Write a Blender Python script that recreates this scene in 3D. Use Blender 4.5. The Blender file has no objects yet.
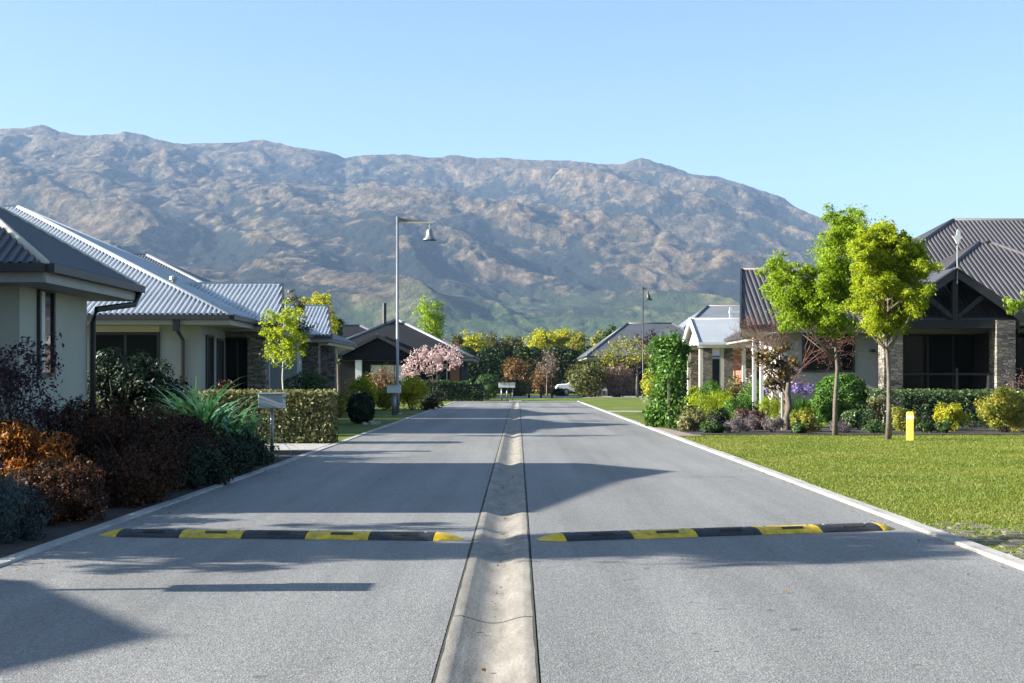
import bpy, math, random
import numpy as np
from mathutils import Vector, Matrix

scene = bpy.context.scene
COL = scene.collection
R = math.radians

# ------------------------------------------------------------------ camera, light, sky
F, VX, VY, H0 = 1280.0, 518.0, 379.0, 1.4
cam_d = bpy.data.cameras.new('camera')
cam = bpy.data.objects.new('camera', cam_d)
COL.objects.link(cam)
cam_d.sensor_width = 36.0
cam_d.lens = F * 36.0 / 1024.0
cam_d.shift_x = -(VX - 512.0) / 1024.0
cam_d.shift_y = (VY - 341.5) / 1024.0
cam_d.clip_start = 0.1
cam_d.clip_end = 30000
cam.location = (0, 0, H0)
cam.rotation_euler = (R(90), 0, 0)
scene.camera = cam

SUN_EL, SUN_AHEAD = R(22.0), R(-4.0)
SUN = Vector((-math.cos(SUN_EL) * math.cos(SUN_AHEAD), math.cos(SUN_EL) * math.sin(SUN_AHEAD), math.sin(SUN_EL)))
world = bpy.data.worlds.new('World')
scene.world = world
world.use_nodes = True
wn = world.node_tree
bg = wn.nodes['Background']
sky = wn.nodes.new('ShaderNodeTexSky')
sky.sky_type = 'NISHITA'
sky.sun_disc = False
sky.sun_elevation = SUN_EL
sky.sun_rotation = math.atan2(SUN.x, SUN.y)
sky.altitude = 300
sky.air_density = 1.2
sky.dust_density = 1.6
sky.ozone_density = 3.6
wn.links.new(sky.outputs[0], bg.inputs['Color'])
bg.inputs['Strength'].default_value = 0.05
sun_d = bpy.data.lights.new('sun', 'SUN')
sun_d.energy = 5.0
sun_d.angle = R(0.5)
sun_d.color = (1.0, 0.955, 0.87)
sun_o = bpy.data.objects.new('sun', sun_d)
COL.objects.link(sun_o)
sun_o.location = (-60, 5, 40)
sun_o.rotation_euler = (-SUN).to_track_quat('-Z', 'Y').to_euler()
scene.view_settings.view_transform = 'Standard'
scene.view_settings.look = 'None'
scene.view_settings.gamma = 1.0
scene.view_settings.exposure = 2.1
try:
    scene.cycles.use_denoising = True
    scene.cycles.volume_bounces = 0
    scene.cycles.max_bounces = 8
    scene.cycles.transparent_max_bounces = 8
except Exception:
    pass

# ------------------------------------------------------------------ helpers
def X(px, D): return (px - VX) / F * D
def Z(py, D): return H0 + (VY - py) / F * D

def tag(o, label=None, cat=None, group=None, kind=None):
    if label: o['label'] = label
    if cat: o['category'] = cat
    if group: o['group'] = group
    if kind: o['kind'] = kind
    return o

def thing(name, label, cat, loc=(0, 0, 0), group=None, rz=0):
    o = bpy.data.objects.new(name, None)
    COL.objects.link(o)
    o.location = loc
    o.rotation_euler = (0, 0, rz)
    o.empty_display_size = 0.2
    return tag(o, label, cat, group)

def mesh_obj(name, verts, faces, mat, parent=None, smooth=False, offset=None):
    """verts world-space; when a parent is given they are stored relative to the parent's location"""
    me = bpy.data.meshes.new(name)
    v = np.asarray(verts, dtype=np.float64).reshape(-1, 3)
    if parent is not None:
        p = parent
        off = np.zeros(3)
        while p is not None:
            off += np.array(p.location)
            p = p.parent
        v = v - off
    elif offset is not None:
        v = v - np.array(offset)
    if isinstance(faces, np.ndarray):
        nf, k = faces.shape
        me.vertices.add(len(v))
        me.vertices.foreach_set('co', v.astype(np.float32).ravel())
        me.loops.add(nf * k)
        me.loops.foreach_set('vertex_index', faces.astype(np.int32).ravel())
        me.polygons.add(nf)
        me.polygons.foreach_set('loop_start', np.arange(0, nf * k, k, dtype=np.int32))
        me.polygons.foreach_set('loop_total', np.full(nf, k, dtype=np.int32))
        me.update(calc_edges=True)
    else:
        me.from_pydata(v.tolist(), [], faces)
    me.validate()
    if smooth:
        me.polygons.foreach_set('use_smooth', np.ones(len(me.polygons), dtype=bool))
    if mat: me.materials.append(mat)
    o = bpy.data.objects.new(name, me)
    COL.objects.link(o)
    if offset is not None and parent is None:
        o.location = offset
    if parent is not None:
        o.parent = parent
    return o

class MB:
    def __init__(self):
        self.v, self.f = [], []
    def add(self, vs, fs):
        n = len(self.v)
        self.v += [tuple(q) for q in vs]
        self.f += [tuple(i + n for i in q) for q in fs]
        return self
    def box(self, x0, x1, y0, y1, z0, z1):
        return self.add([(x0, y0, z0), (x1, y0, z0), (x1, y1, z0), (x0, y1, z0), (x0, y0, z1), (x1, y0, z1), (x1, y1, z1), (x0, y1, z1)],
                        [(3, 2, 1, 0), (4, 5, 6, 7), (0, 1, 5, 4), (1, 2, 6, 5), (2, 3, 7, 6), (3, 0, 4, 7)])
    def quad(self, a, b, c, d):
        return self.add([a, b, c, d], [(0, 1, 2, 3)])
    def poly(self, pts):
        return self.add(pts, [tuple(range(len(pts)))])
    def bar(self, p, q, w, h, up=(0, 0, 1)):
        p, q = Vector(p), Vector(q)
        t = (q - p).normalized()
        s = t.cross(Vector(up))
        if s.length < 1e-4: s = t.cross(Vector((1, 0, 0)))
        s.normalize()
        u = s.cross(t).normalized()
        vs = []
        for c in (p, q):
            for a, b in ((-1, -1), (1, -1), (1, 1), (-1, 1)):
                vs.append(c + s * (a * w / 2) + u * (b * h / 2))
        return self.add(vs, [(0, 1, 2, 3), (7, 6, 5, 4), (0, 4, 5, 1), (1, 5, 6, 2), (2, 6, 7, 3), (3, 7, 4, 0)])
    def tube(self, pts, radii, n=8, caps=True):
        pts = [Vector(p) for p in pts]
        if not isinstance(radii, (list, tuple)): radii = [radii] * len(pts)
        vs, fs = [], []
        ref = Vector((0.31, 0.17, 0.93))
        for i, p in enumerate(pts):
            t = (pts[min(i + 1, len(pts) - 1)] - pts[max(i - 1, 0)]).normalized()
            r = ref if abs(t.dot(ref)) < 0.95 else Vector((1, 0, 0))
            a = t.cross(r).normalized()
            b = t.cross(a).normalized()
            for k in range(n):
                th = 2 * math.pi * k / n
                vs.append(p + (a * math.cos(th) + b * math.sin(th)) * radii[i])
        for i in range(len(pts) - 1):
            for k in range(n):
                k2 = (k + 1) % n
                fs.append((i * n + k, i * n + k2, (i + 1) * n + k2, (i + 1) * n + k))
        if caps:
            fs.append(tuple(reversed(range(n))))
            fs.append(tuple((len(pts) - 1) * n + k for k in range(n)))
        return self.add(vs, fs)
    def lathe(self, c, prof, n=20):
        cx, cy, cz = c
        vs, fs = [], []
        for r, z in prof:
            for k in range(n):
                th = 2 * math.pi * k / n
                vs.append((cx + r * math.cos(th), cy + r * math.sin(th), cz + z))
        for i in range(len(prof) - 1):
            for k in range(n):
                k2 = (k + 1) % n
                fs.append((i * n + k, i * n + k2, (i + 1) * n + k2, (i + 1) * n + k))
        return self.add(vs, fs)
    def build(self, name, mat, parent=None, smooth=False, offset=None, bevel=0):
        o = mesh_obj(name, self.v, self.f, mat, parent, smooth, offset)
        if bevel:
            m = o.modifiers.new('bevel', 'BEVEL')
            m.width = bevel
            m.segments = 2
            m.limit_method = 'ANGLE'
        return o

# ------------------------------------------------------------------ materials
def new_mat(name):
    m = bpy.data.materials.new(name)
    m.use_nodes = True
    nt = m.node_tree
    return m, nt, nt.nodes['Principled BSDF']

def N(nt, kind, **kw):
    n = nt.nodes.new(kind)
    for k, v in kw.items():
        if k in n.inputs: n.inputs[k].default_value = v
        else: setattr(n, k, v)
    return n

def ramp(nt, src, stops):
    r = nt.nodes.new('ShaderNodeValToRGB')
    e = r.color_ramp.elements
    while len(e) < len(stops): e.new(0.5)
    for i, (p, c) in enumerate(stops):
        e[i].position = p
        e[i].color = (c[0], c[1], c[2], 1) if not isinstance(c, (int, float)) else (c, c, c, 1)
    nt.links.new(src, r.inputs[0])
    return r.outputs[0]

def plain(name, col, rough=0.6, metallic=0.0, var=0.12, scale=3.0, bump=0.0, bscale=60.0, spec=0.5):
    m, nt, b = new_mat(name)
    tc = N(nt, 'ShaderNodeTexCoord')
    nz = N(nt, 'ShaderNodeTexNoise', Scale=scale, Detail=6.0, Roughness=0.6)
    nt.links.new(tc.outputs['Object'], nz.inputs['Vector'])
    lo = [c * (1 - var) for c in col]
    hi = [min(1, c * (1 + var)) for c in col]
    nt.links.new(ramp(nt, nz.outputs['Fac'], [(0.3, lo), (0.7, hi)]), b.inputs['Base Color'])
    b.inputs['Roughness'].default_value = rough
    b.inputs['Metallic'].default_value = metallic
    b.inputs['Specular IOR Level'].default_value = spec
    if bump:
        n2 = N(nt, 'ShaderNodeTexNoise', Scale=bscale, Detail=4.0)
        nt.links.new(tc.outputs['Object'], n2.inputs['Vector'])
        bp = N(nt, 'ShaderNodeBump', Strength=bump, Distance=0.01)
        nt.links.new(n2.outputs['Fac'], bp.inputs['Height'])
        nt.links.new(bp.outputs[0], b.inputs['Normal'])
    return m

def leaf_mat(name, cols, trans=0.35, rough=0.5, nscale=2.2, amp=0.7):
    """colour differs leaf by leaf (random per island) and a little from clump to clump"""
    m, nt, b = new_mat(name)
    g = N(nt, 'ShaderNodeNewGeometry')
    tc = N(nt, 'ShaderNodeTexCoord')
    nz = N(nt, 'ShaderNodeTexNoise', Scale=nscale, Detail=3.0)
    nt.links.new(tc.outputs['Object'], nz.inputs['Vector'])
    mx = N(nt, 'ShaderNodeMath', operation='MULTIPLY_ADD')
    nt.links.new(nz.outputs['Fac'], mx.inputs[0])
    mx.inputs[1].default_value = 0.9
    mx2 = N(nt, 'ShaderNodeMath', operation='MULTIPLY_ADD')
    nt.links.new(g.outputs['Random Per Island'], mx2.inputs[0])
    mx2.inputs[1].default_value = amp
    mx2.inputs[2].default_value = 0.05 - amp / 2
    nt.links.new(mx2.outputs[0], mx.inputs[2])
    k = len(cols)
    col = ramp(nt, mx.outputs[0], [(i / max(1, k - 1), c) for i, c in enumerate(cols)])
    nt.links.new(col, b.inputs['Base Color'])
    b.inputs['Roughness'].default_value = rough
    b.inputs['Specular IOR Level'].default_value = 0.35
    tr = N(nt, 'ShaderNodeBsdfTranslucent')
    nt.links.new(col, tr.inputs['Color'])
    mix = N(nt, 'ShaderNodeMixShader')
    mix.inputs[0].default_value = trans
    nt.links.new(b.outputs[0], mix.inputs[1])
    nt.links.new(tr.outputs[0], mix.inputs[2])
    nt.links.new(mix.outputs[0], nt.nodes['Material Output'].inputs['Surface'])
    return m

M = {}
# asphalt: pale worn chip seal
def asphalt():
    m, nt, b = new_mat('asphalt')
    tc = N(nt, 'ShaderNodeTexCoord')
    v = N(nt, 'ShaderNodeTexVoronoi', Scale=95.0)
    nt.links.new(tc.outputs['Object'], v.inputs['Vector'])
    n1 = N(nt, 'ShaderNodeTexNoise', Scale=0.55, Detail=8.0, Roughness=0.62)
    mp = N(nt, 'ShaderNodeMapping')
    mp.inputs['Scale'].default_value = (1.0, 0.28, 1.0)
    nt.links.new(tc.outputs['Object'], mp.inputs['Vector'])
    nt.links.new(mp.outputs[0], n1.inputs['Vector'])
    chip = ramp(nt, v.outputs['Color'], [(0.0, (0.115, 0.113, 0.107)), (0.5, (0.185, 0.182, 0.172)), (1.0, (0.30, 0.296, 0.278))])
    big = ramp(nt, n1.outputs['Fac'], [(0.3, 0.8), (0.7, 1.12)])
    mul = N(nt, 'ShaderNodeMix', data_type='RGBA', blend_type='MULTIPLY')
    mul.inputs[0].default_value = 1.0
    nt.links.new(chip, mul.inputs[6]); nt.links.new(big, mul.inputs[7])
    # oil spots and dark specks
    n3 = N(nt, 'ShaderNodeTexNoise', Scale=7.0, Detail=2.0)
    nt.links.new(tc.outputs['Object'], n3.inputs['Vector'])
    sp = ramp(nt, n3.outputs['Fac'], [(0.70, 1.0), (0.76, 0.62)])
    # wheel tracks worn along the lanes
    mp4 = N(nt, 'ShaderNodeMapping')
    mp4.inputs['Scale'].default_value = (1.5, 0.035, 1.0)
    n4 = N(nt, 'ShaderNodeTexNoise', Scale=1.0, Detail=5.0, Roughness=0.6)
    nt.links.new(tc.outputs['Object'], mp4.inputs['Vector']); nt.links.new(mp4.outputs[0], n4.inputs['Vector'])
    trk = ramp(nt, n4.outputs['Fac'], [(0.32, 0.80), (0.62, 1.10)])
    mul4 = N(nt, 'ShaderNodeMix', data_type='RGBA', blend_type='MULTIPLY')
    mul4.inputs[0].default_value = 1.0
    nt.links.new(mul.outputs[2], mul4.inputs[6]); nt.links.new(trk, mul4.inputs[7])
    mul = mul4
    mul2 = N(nt, 'ShaderNodeMix', data_type='RGBA', blend_type='MULTIPLY')
    mul2.inputs[0].default_value = 1.0
    nt.links.new(mul.outputs[2], mul2.inputs[6]); nt.links.new(sp, mul2.inputs[7])
    nt.links.new(mul2.outputs[2], b.inputs['Base Color'])
    b.inputs['Roughness'].default_value = 0.68
    b.inputs['Specular IOR Level'].default_value = 0.3
    bp = N(nt, 'ShaderNodeBump', Strength=0.45, Distance=0.006)
    nt.links.new(v.outputs['Distance'], bp.inputs['Height'])
    nt.links.new(bp.outputs[0], b.inputs['Normal'])
    return m
M['asphalt'] = asphalt()

def concrete(name, c0, c1, stain=0.6):
    m, nt, b = new_mat(name)
    tc = N(nt, 'ShaderNodeTexCoord')
    n1 = N(nt, 'ShaderNodeTexNoise', Scale=3.0, Detail=9.0, Roughness=0.68)
    mp = N(nt, 'ShaderNodeMapping')
    mp.inputs['Scale'].default_value = (2.2, 0.5, 1)
    nt.links.new(tc.outputs['Object'], mp.inputs['Vector'])
    nt.links.new(mp.outputs[0], n1.inputs['Vector'])
    n2 = N(nt, 'ShaderNodeTexNoise', Scale=70.0, Detail=3.0)
    nt.links.new(tc.outputs['Object'], n2.inputs['Vector'])
    a = ramp(nt, n1.outputs['Fac'], [(0.32, [x * stain for x in c0]), (0.5, c0), (0.72, c1)])
    f = ramp(nt, n2.outputs['Fac'], [(0.3, 0.72), (0.7, 1.1)])
    mul = N(nt, 'ShaderNodeMix', data_type='RGBA', blend_type='MULTIPLY')
    mul.inputs[0].default_value = 1.0
    nt.links.new(a, mul.inputs[6]); nt.links.new(f, mul.inputs[7])
    nt.links.new(mul.outputs[2], b.inputs['Base Color'])
    b.inputs['Roughness'].default_value = 0.8
    bp = N(nt, 'ShaderNodeBump', Strength=0.4, Distance=0.006)
    nt.links.new(n2.outputs['Fac'], bp.inputs['Height'])
    nt.links.new(bp.outputs[0], b.inputs['Normal'])
    return m
M['dish'] = concrete('dish_concrete', (0.235, 0.212, 0.175), (0.33, 0.30, 0.255), 0.7)
M['kerb'] = concrete('kerb_concrete', (0.36, 0.34, 0.31), (0.48, 0.46, 0.42), 0.75)
M['drive'] = concrete('drive_concrete', (0.36, 0.34, 0.31), (0.44, 0.42, 0.39), 0.85)
M['grime'] = plain('joint_grime', (0.03, 0.033, 0.022), 0.95, var=0.5, scale=25)

def lawn_mat(name, c0, c1, c2):
    m, nt, b = new_mat(name)
    tc = N(nt, 'ShaderNodeTexCoord')
    n1 = N(nt, 'ShaderNodeTexNoise', Scale=0.5, Detail=7.0, Roughness=0.65)
    n2 = N(nt, 'ShaderNodeTexNoise', Scale=30.0, Detail=5.0)
    nt.links.new(tc.outputs['Object'], n1.inputs['Vector'])
    nt.links.new(tc.outputs['Object'], n2.inputs['Vector'])
    a = ramp(nt, n1.outputs['Fac'], [(0.33, c0), (0.52, c1), (0.7, c2)])
    f = ramp(nt, n2.outputs['Fac'], [(0.3, 0.6), (0.7, 1.2)])
    mul = N(nt, 'ShaderNodeMix', data_type='RGBA', blend_type='MULTIPLY')
    mul.inputs[0].default_value = 1.0
    nt.links.new(a, mul.inputs[6]); nt.links.new(f, mul.inputs[7])
    nt.links.new(mul.outputs[2], b.inputs['Base Color'])
    b.inputs['Roughness'].default_value = 0.8
    b.inputs['Specular IOR Level'].default_value = 0.2
    bp = N(nt, 'ShaderNodeBump', Strength=1.0, Distance=0.05)
    nt.links.new(n2.outputs['Fac'], bp.inputs['Height'])
    nt.links.new(bp.outputs[0], b.inputs['Normal'])
    return m
M['lawn'] = lawn_mat('lawn_turf', (0.07, 0.115, 0.012), (0.13, 0.175, 0.018), (0.23, 0.215, 0.06))
M['field'] = lawn_mat('field_grass', (0.05, 0.08, 0.015), (0.08, 0.115, 0.02), (0.14, 0.14, 0.045))
M['soil'] = plain('bark_soil', (0.028, 0.021, 0.016), 0.95, var=0.6, scale=18, bump=1.0, bscale=40)
M['pebble'] = plain('pebble_strip', (0.22, 0.17, 0.13), 0.9, var=0.5, scale=25, bump=1.0, bscale=30)
M['cobble'] = concrete('cobble_stone', (0.14, 0.125, 0.09), (0.24, 0.21, 0.15), 0.6)

M['render_pale'] = plain('render_pale_grey', (0.37, 0.375, 0.32), 0.85, var=0.06, scale=1.2, bump=0.25, bscale=90)
M['render_grey'] = plain('render_blue_grey', (0.30, 0.315, 0.325), 0.85, var=0.06, scale=1.2, bump=0.25, bscale=90)
M['render_warm'] = plain('render_warm_grey', (0.36, 0.345, 0.35), 0.85, var=0.05, scale=1.0, bump=0.25, bscale=90)
M['render_dark'] = plain('dark_cladding', (0.012, 0.012, 0.014), 0.8, var=0.15, scale=2.0, spec=0.2)
M['terracotta'] = plain('terracotta_wall', (0.30, 0.12, 0.07), 0.85, var=0.15, scale=2.0)
M['white'] = plain('white_paint', (0.72, 0.72, 0.70), 0.5, var=0.05, scale=4)
M['cream'] = plain('cream_trim', (0.52, 0.49, 0.42), 0.55, var=0.06, scale=4)
M['roof_silver'] = plain('roof_steel_blue_grey', (0.43, 0.46, 0.49), 0.42, metallic=0.3, var=0.10, scale=0.8)
M['roof_mid'] = plain('roof_steel_mid_grey', (0.20, 0.21, 0.225), 0.48, metallic=0.25, var=0.10, scale=0.8)
M['roof_dark'] = plain('roof_steel_charcoal', (0.085, 0.088, 0.10), 0.48, metallic=0.2, var=0.12, scale=0.8)
M['roof_brown'] = plain('roof_steel_brown_grey', (0.078, 0.072, 0.074), 0.48, metallic=0.2, var=0.15, scale=0.8)
M['roof_pale'] = plain('roof_pale_grey', (0.29, 0.31, 0.33), 0.55, var=0.08, scale=1.5)
M['roof_black'] = plain('roof_black_shingle', (0.014, 0.015, 0.018), 0.8, var=0.2, scale=3, spec=0.15)
M['gutter'] = plain('gutter_dark_steel', (0.030, 0.031, 0.035), 0.45, var=0.1)
M['fascia'] = plain('fascia_grey', (0.30, 0.30, 0.29), 0.5, var=0.06)
M['frame_dark'] = plain('window_frame_dark', (0.03, 0.03, 0.032), 0.4)
M['galv'] = plain('galvanised_steel', (0.27, 0.28, 0.29), 0.42, metallic=0.55, var=0.1, scale=5)
M['iron'] = plain('black_steel', (0.025, 0.026, 0.028), 0.45)
M['box_grey'] = plain('mailbox_grey_steel', (0.42, 0.44, 0.47), 0.4, metallic=0.2, var=0.06)
M['bark'] = plain('grey_bark', (0.115, 0.095, 0.075), 0.9, var=0.35, scale=12, bump=0.8, bscale=40)
M['bark_dark'] = plain('dark_bark', (0.07, 0.055, 0.045), 0.9, var=0.35, scale=12, bump=0.8, bscale=40)
M['bark_red'] = plain('red_twig_bark', (0.13, 0.055, 0.04), 0.8, var=0.3, scale=9)
M['timber'] = plain('weathered_timber', (0.20, 0.165, 0.13), 0.85, var=0.25, scale=8)
M['timber_dark'] = plain('dark_stained_timber', (0.016, 0.015, 0.014), 0.7, var=0.25, scale=8)
M['rubber'] = plain('black_rubber', (0.024, 0.024, 0.026), 0.7, var=0.6, scale=12, bump=0.5, bscale=70)
M['yellow_rubber'] = plain('yellow_rubber', (0.56, 0.38, 0.014), 0.6, var=0.38, scale=13, bump=0.5, bscale=70)
M['yellow_paint'] = plain('yellow_paint', (0.78, 0.60, 0.08), 0.5, var=0.1, scale=10)
M['reflector'] = plain('reflector_white', (0.6, 0.6, 0.56), 0.25)
M['tyre'] = plain('tyre_rubber', (0.02, 0.02, 0.02), 0.8)
M['car_paint'] = plain('white_car_paint', (0.75, 0.75, 0.74), 0.25, var=0.02)
M['rock'] = plain('pale_rock', (0.34, 0.31, 0.27), 0.9, var=0.3, scale=6, bump=1.0, bscale=20)
M['curtain'] = plain('white_curtain', (0.62, 0.60, 0.57), 0.9, var=0.08, scale=8)

def glass():
    m, nt, b = new_mat('window_glass')
    b.inputs['Base Color'].default_value = (0.012, 0.014, 0.016, 1)
    b.inputs['Roughness'].default_value = 0.04
    b.inputs['Specular IOR Level'].default_value = 0.16
    return m
M['glass'] = glass()
M['soffit_dark'] = plain('dark_soffit', (0.03, 0.03, 0.033), 0.7)

def schist():
    m, nt, b = new_mat('stacked_schist')
    tc = N(nt, 'ShaderNodeTexCoord')
    mp = N(nt, 'ShaderNodeMapping')
    mp.inputs['Scale'].default_value = (4.0, 4.0, 12.5)
    nt.links.new(tc.outputs['Object'], mp.inputs['Vector'])
    v = N(nt, 'ShaderNodeTexVoronoi', Scale=1.0, Randomness=0.85)
    v2 = N(nt, 'ShaderNodeTexVoronoi', Scale=1.0, Randomness=0.85, feature='DISTANCE_TO_EDGE')
    nt.links.new(mp.outputs[0], v.inputs['Vector']); nt.links.new(mp.outputs[0], v2.inputs['Vector'])
    n = N(nt, 'ShaderNodeTexNoise', Scale=22.0, Detail=4.0)
    nt.links.new(tc.outputs['Object'], n.inputs['Vector'])
    c = ramp(nt, v.outputs['Color'], [(0.1, (0.09, 0.08, 0.07)), (0.45, (0.19, 0.17, 0.14)), (0.75, (0.29, 0.25, 0.19)), (1.0, (0.14, 0.14, 0.14))])
    j = ramp(nt, v2.outputs['Distance'], [(0.015, 0.35), (0.07, 1.0)])
    f = ramp(nt, n.outputs['Fac'], [(0.3, 0.75), (0.7, 1.15)])
    cur = c
    for s in (j, f):
        mul = N(nt, 'ShaderNodeMix', data_type='RGBA', blend_type='MULTIPLY')
        mul.inputs[0].default_value = 1.0
        nt.links.new(cur, mul.inputs[6]); nt.links.new(s, mul.inputs[7])
        cur = mul.outputs[2]
    nt.links.new(cur, b.inputs['Base Color'])
    b.inputs['Roughness'].default_value = 0.85
    bp = N(nt, 'ShaderNodeBump', Strength=1.0, Distance=0.06)
    nt.links.new(j, bp.inputs['Height'])
    nt.links.new(bp.outputs[0], b.inputs['Normal'])
    return m
M['schist'] = schist()

L = {
 'lime': leaf_mat('leaf_lime', [(0.13, 0.20, 0.008), (0.34, 0.42, 0.012), (0.54, 0.56, 0.025)], 0.55),
 'lime_deep': leaf_mat('leaf_lime_deep', [(0.10, 0.18, 0.008), (0.25, 0.38, 0.012), (0.42, 0.50, 0.02)], 0.55),
 'green': leaf_mat('leaf_green', [(0.02, 0.05, 0.012), (0.045, 0.10, 0.02), (0.10, 0.17, 0.035)], 0.3),
 'green_bright': leaf_mat('leaf_bright_green', [(0.03, 0.09, 0.012), (0.07, 0.17, 0.018), (0.15, 0.26, 0.03)], 0.35),
 'dark': leaf_mat('leaf_dark_green', [(0.006, 0.014, 0.006), (0.014, 0.030, 0.011), (0.035, 0.060, 0.022)], 0.2),
 'conifer': leaf_mat('leaf_conifer', [(0.010, 0.026, 0.008), (0.028, 0.058, 0.014), (0.075, 0.12, 0.025)], 0.15, 0.65),
 'orange': leaf_mat('leaf_orange_red', [(0.07, 0.018, 0.010), (0.34, 0.10, 0.014), (0.62, 0.32, 0.03)], 0.45),
 'red': leaf_mat('leaf_dark_red', [(0.010, 0.012, 0.006), (0.050, 0.020, 0.010), (0.20, 0.070, 0.022)], 0.35),
 'purple': leaf_mat('leaf_plum', [(0.015, 0.010, 0.016), (0.04, 0.018, 0.03), (0.08, 0.035, 0.045)], 0.25),
 'blue_grey': leaf_mat('leaf_blue_grey', [(0.012, 0.024, 0.022), (0.03, 0.055, 0.052), (0.07, 0.10, 0.095)], 0.2),
 'variegated': leaf_mat('leaf_variegated', [(0.035, 0.06, 0.018), (0.11, 0.13, 0.035), (0.30, 0.27, 0.11), (0.42, 0.36, 0.19)], 0.25, 0.4),
 'varied_green': leaf_mat('leaf_glossy_mixed', [(0.025, 0.06, 0.02), (0.075, 0.135, 0.04), (0.19, 0.24, 0.10)], 0.2, 0.35),
 'flax': leaf_mat('leaf_flax', [(0.03, 0.10, 0.035), (0.07, 0.20, 0.07), (0.16, 0.32, 0.13)], 0.25, 0.35),
 'yellow': leaf_mat('leaf_yellow', [(0.17, 0.20, 0.012), (0.42, 0.41, 0.015), (0.60, 0.54, 0.03)], 0.45),
 'yellow_orange': leaf_mat('leaf_yellow_orange', [(0.05, 0.09, 0.012), (0.16, 0.21, 0.02), (0.37, 0.34, 0.04), (0.40, 0.20, 0.06)], 0.4),
 'olive': leaf_mat('leaf_olive', [(0.035, 0.045, 0.012), (0.10, 0.11, 0.022), (0.22, 0.20, 0.06)], 0.3),
 'rust': leaf_mat('leaf_rust', [(0.07, 0.04, 0.016), (0.17, 0.09, 0.03), (0.27, 0.16, 0.05)], 0.3),
 'copper': leaf_mat('leaf_copper', [(0.035, 0.022, 0.012), (0.12, 0.075, 0.02), (0.25, 0.20, 0.04)], 0.35),
 'lavender': leaf_mat('leaf_grey_mauve', [(0.06, 0.052, 0.055), (0.14, 0.115, 0.115), (0.22, 0.18, 0.18)], 0.2),
 'mauve': leaf_mat('leaf_mauve_red', [(0.06, 0.03, 0.028), (0.14, 0.07, 0.06), (0.22, 0.13, 0.10)], 0.25),
 'blossom': leaf_mat('petal_pink', [(0.42, 0.26, 0.25), (0.62, 0.44, 0.42), (0.75, 0.62, 0.58)], 0.35),
 'iris': leaf_mat('petal_violet', [(0.12, 0.08, 0.30), (0.25, 0.18, 0.48), (0.45, 0.40, 0.62)], 0.3),
 'white_petal': leaf_mat('petal_white', [(0.55, 0.55, 0.42), (0.72, 0.72, 0.66), (0.8, 0.8, 0.76)], 0.3),
 'pinkgrey': leaf_mat('leaf_pink_grey', [(0.12, 0.08, 0.06), (0.26, 0.18, 0.14), (0.36, 0.27, 0.20)], 0.3),
 'grass': leaf_mat('grass_blade', [(0.060, 0.105, 0.010), (0.125, 0.175, 0.016), (0.21, 0.225, 0.032), (0.30, 0.25, 0.09)], 0.35, nscale=0.55, amp=0.35),
}

# ------------------------------------------------------------------ foliage
def unit(a): return a / np.maximum(1e-9, np.linalg.norm(a, axis=1, keepdims=True))

def leaves(name, pts, nrm, size, mat, parent=None, aspect=0.5, rng=None, bend=0.18, along=None, droop=0.0, offset=None):
    rng = rng or np.random.default_rng(1)
    n = len(pts)
    if along is None:
        t = unit(np.cross(nrm, rng.normal(size=(n, 3))))
    else:
        t = unit(along - nrm * np.sum(along * nrm, axis=1, keepdims=True))
    t = unit(t + np.array([0, 0, -droop]))
    b = unit(np.cross(nrm, t))
    L_ = (size * (0.65 + 0.7 * rng.random(n)))[:, None]
    W_ = L_ * aspect
    up = nrm * L_ * bend
    V = np.empty((n, 4, 3))
    V[:, 0] = pts - t * L_ * 0.5
    V[:, 1] = pts + b * W_ * 0.5 + up - t * L_ * 0.05
    V[:, 2] = pts + t * L_ * 0.5
    V[:, 3] = pts - b * W_ * 0.5 + up - t * L_ * 0.05
    return mesh_obj(name, V.reshape(-1, 3), np.arange(n * 4).reshape(n, 4), mat, parent, offset=offset)

def blob(rng, n, c, r, shell=0.55):
    d = unit(rng.normal(size=(n, 3)))
    k = shell + (1 - shell) * rng.random(n) ** 0.6
    # lumpy outline
    w = rng.normal(size=(4, 3)) * 2.6
    ph = rng.random(4) * 6.28
    lump = 1 + 0.09 * np.sin(d @ w.T + ph).sum(axis=1)
    p = np.array(c) + d * (k * lump)[:, None] * np.array(r)
    return p, d

def clump_points(rng, n, c, r, lumps, lump_r, shell=0.5):
    """leaves gathered in lumps spread over an ellipsoid"""
    d = unit(rng.normal(size=(lumps, 3)))
    rad = 0.25 + 0.62 * rng.random(lumps) ** 0.5
    C = np.array(c) + d * rad[:, None] * np.array(r)
    P, Nn = [], []
    per = max(4, n // lumps)
    rm = float(np.mean(r))
    for i in range(lumps):
        s = lump_r * (0.7 + 0.6 * rng.random())
        p, dd = blob(rng, per, C[i], np.minimum(np.array(r) * 0.9, rm * s), shell)
        P.append(p)
        Nn.append(unit(dd * 0.7 + d[i] * 0.5))
    return np.concatenate(P), np.concatenate(Nn)

SEED = [11]
def rngn():
    SEED[0] += 1
    return np.random.default_rng(SEED[0])

def jitter_n(rng, d, k=0.75, up=0.25):
    return unit(d * 0.7 + rng.normal(size=d.shape) * k * 0.6 + np.array([0, 0, up]))

def stems(name, x, y, z0, h, r, n, mat, parent, rng, rad=0.012):
    mb = MB()
    for i in range(n):
        a = rng.random() * 6.28
        q = r * (0.3 + 0.6 * rng.random())
        b = 0.12 * r
        mb.tube([(x + b * math.cos(a), y + b * math.sin(a), z0 - 0.02), (x + q * 0.5 * math.cos(a), y + q * 0.5 * math.sin(a), z0 + h * 0.5), (x + q * math.cos(a), y + q * math.sin(a), z0 + h * 0.9)], [rad * 1.4, rad, rad * 0.5], 5)
    return mb.build(name, mat, parent, True)

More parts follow.
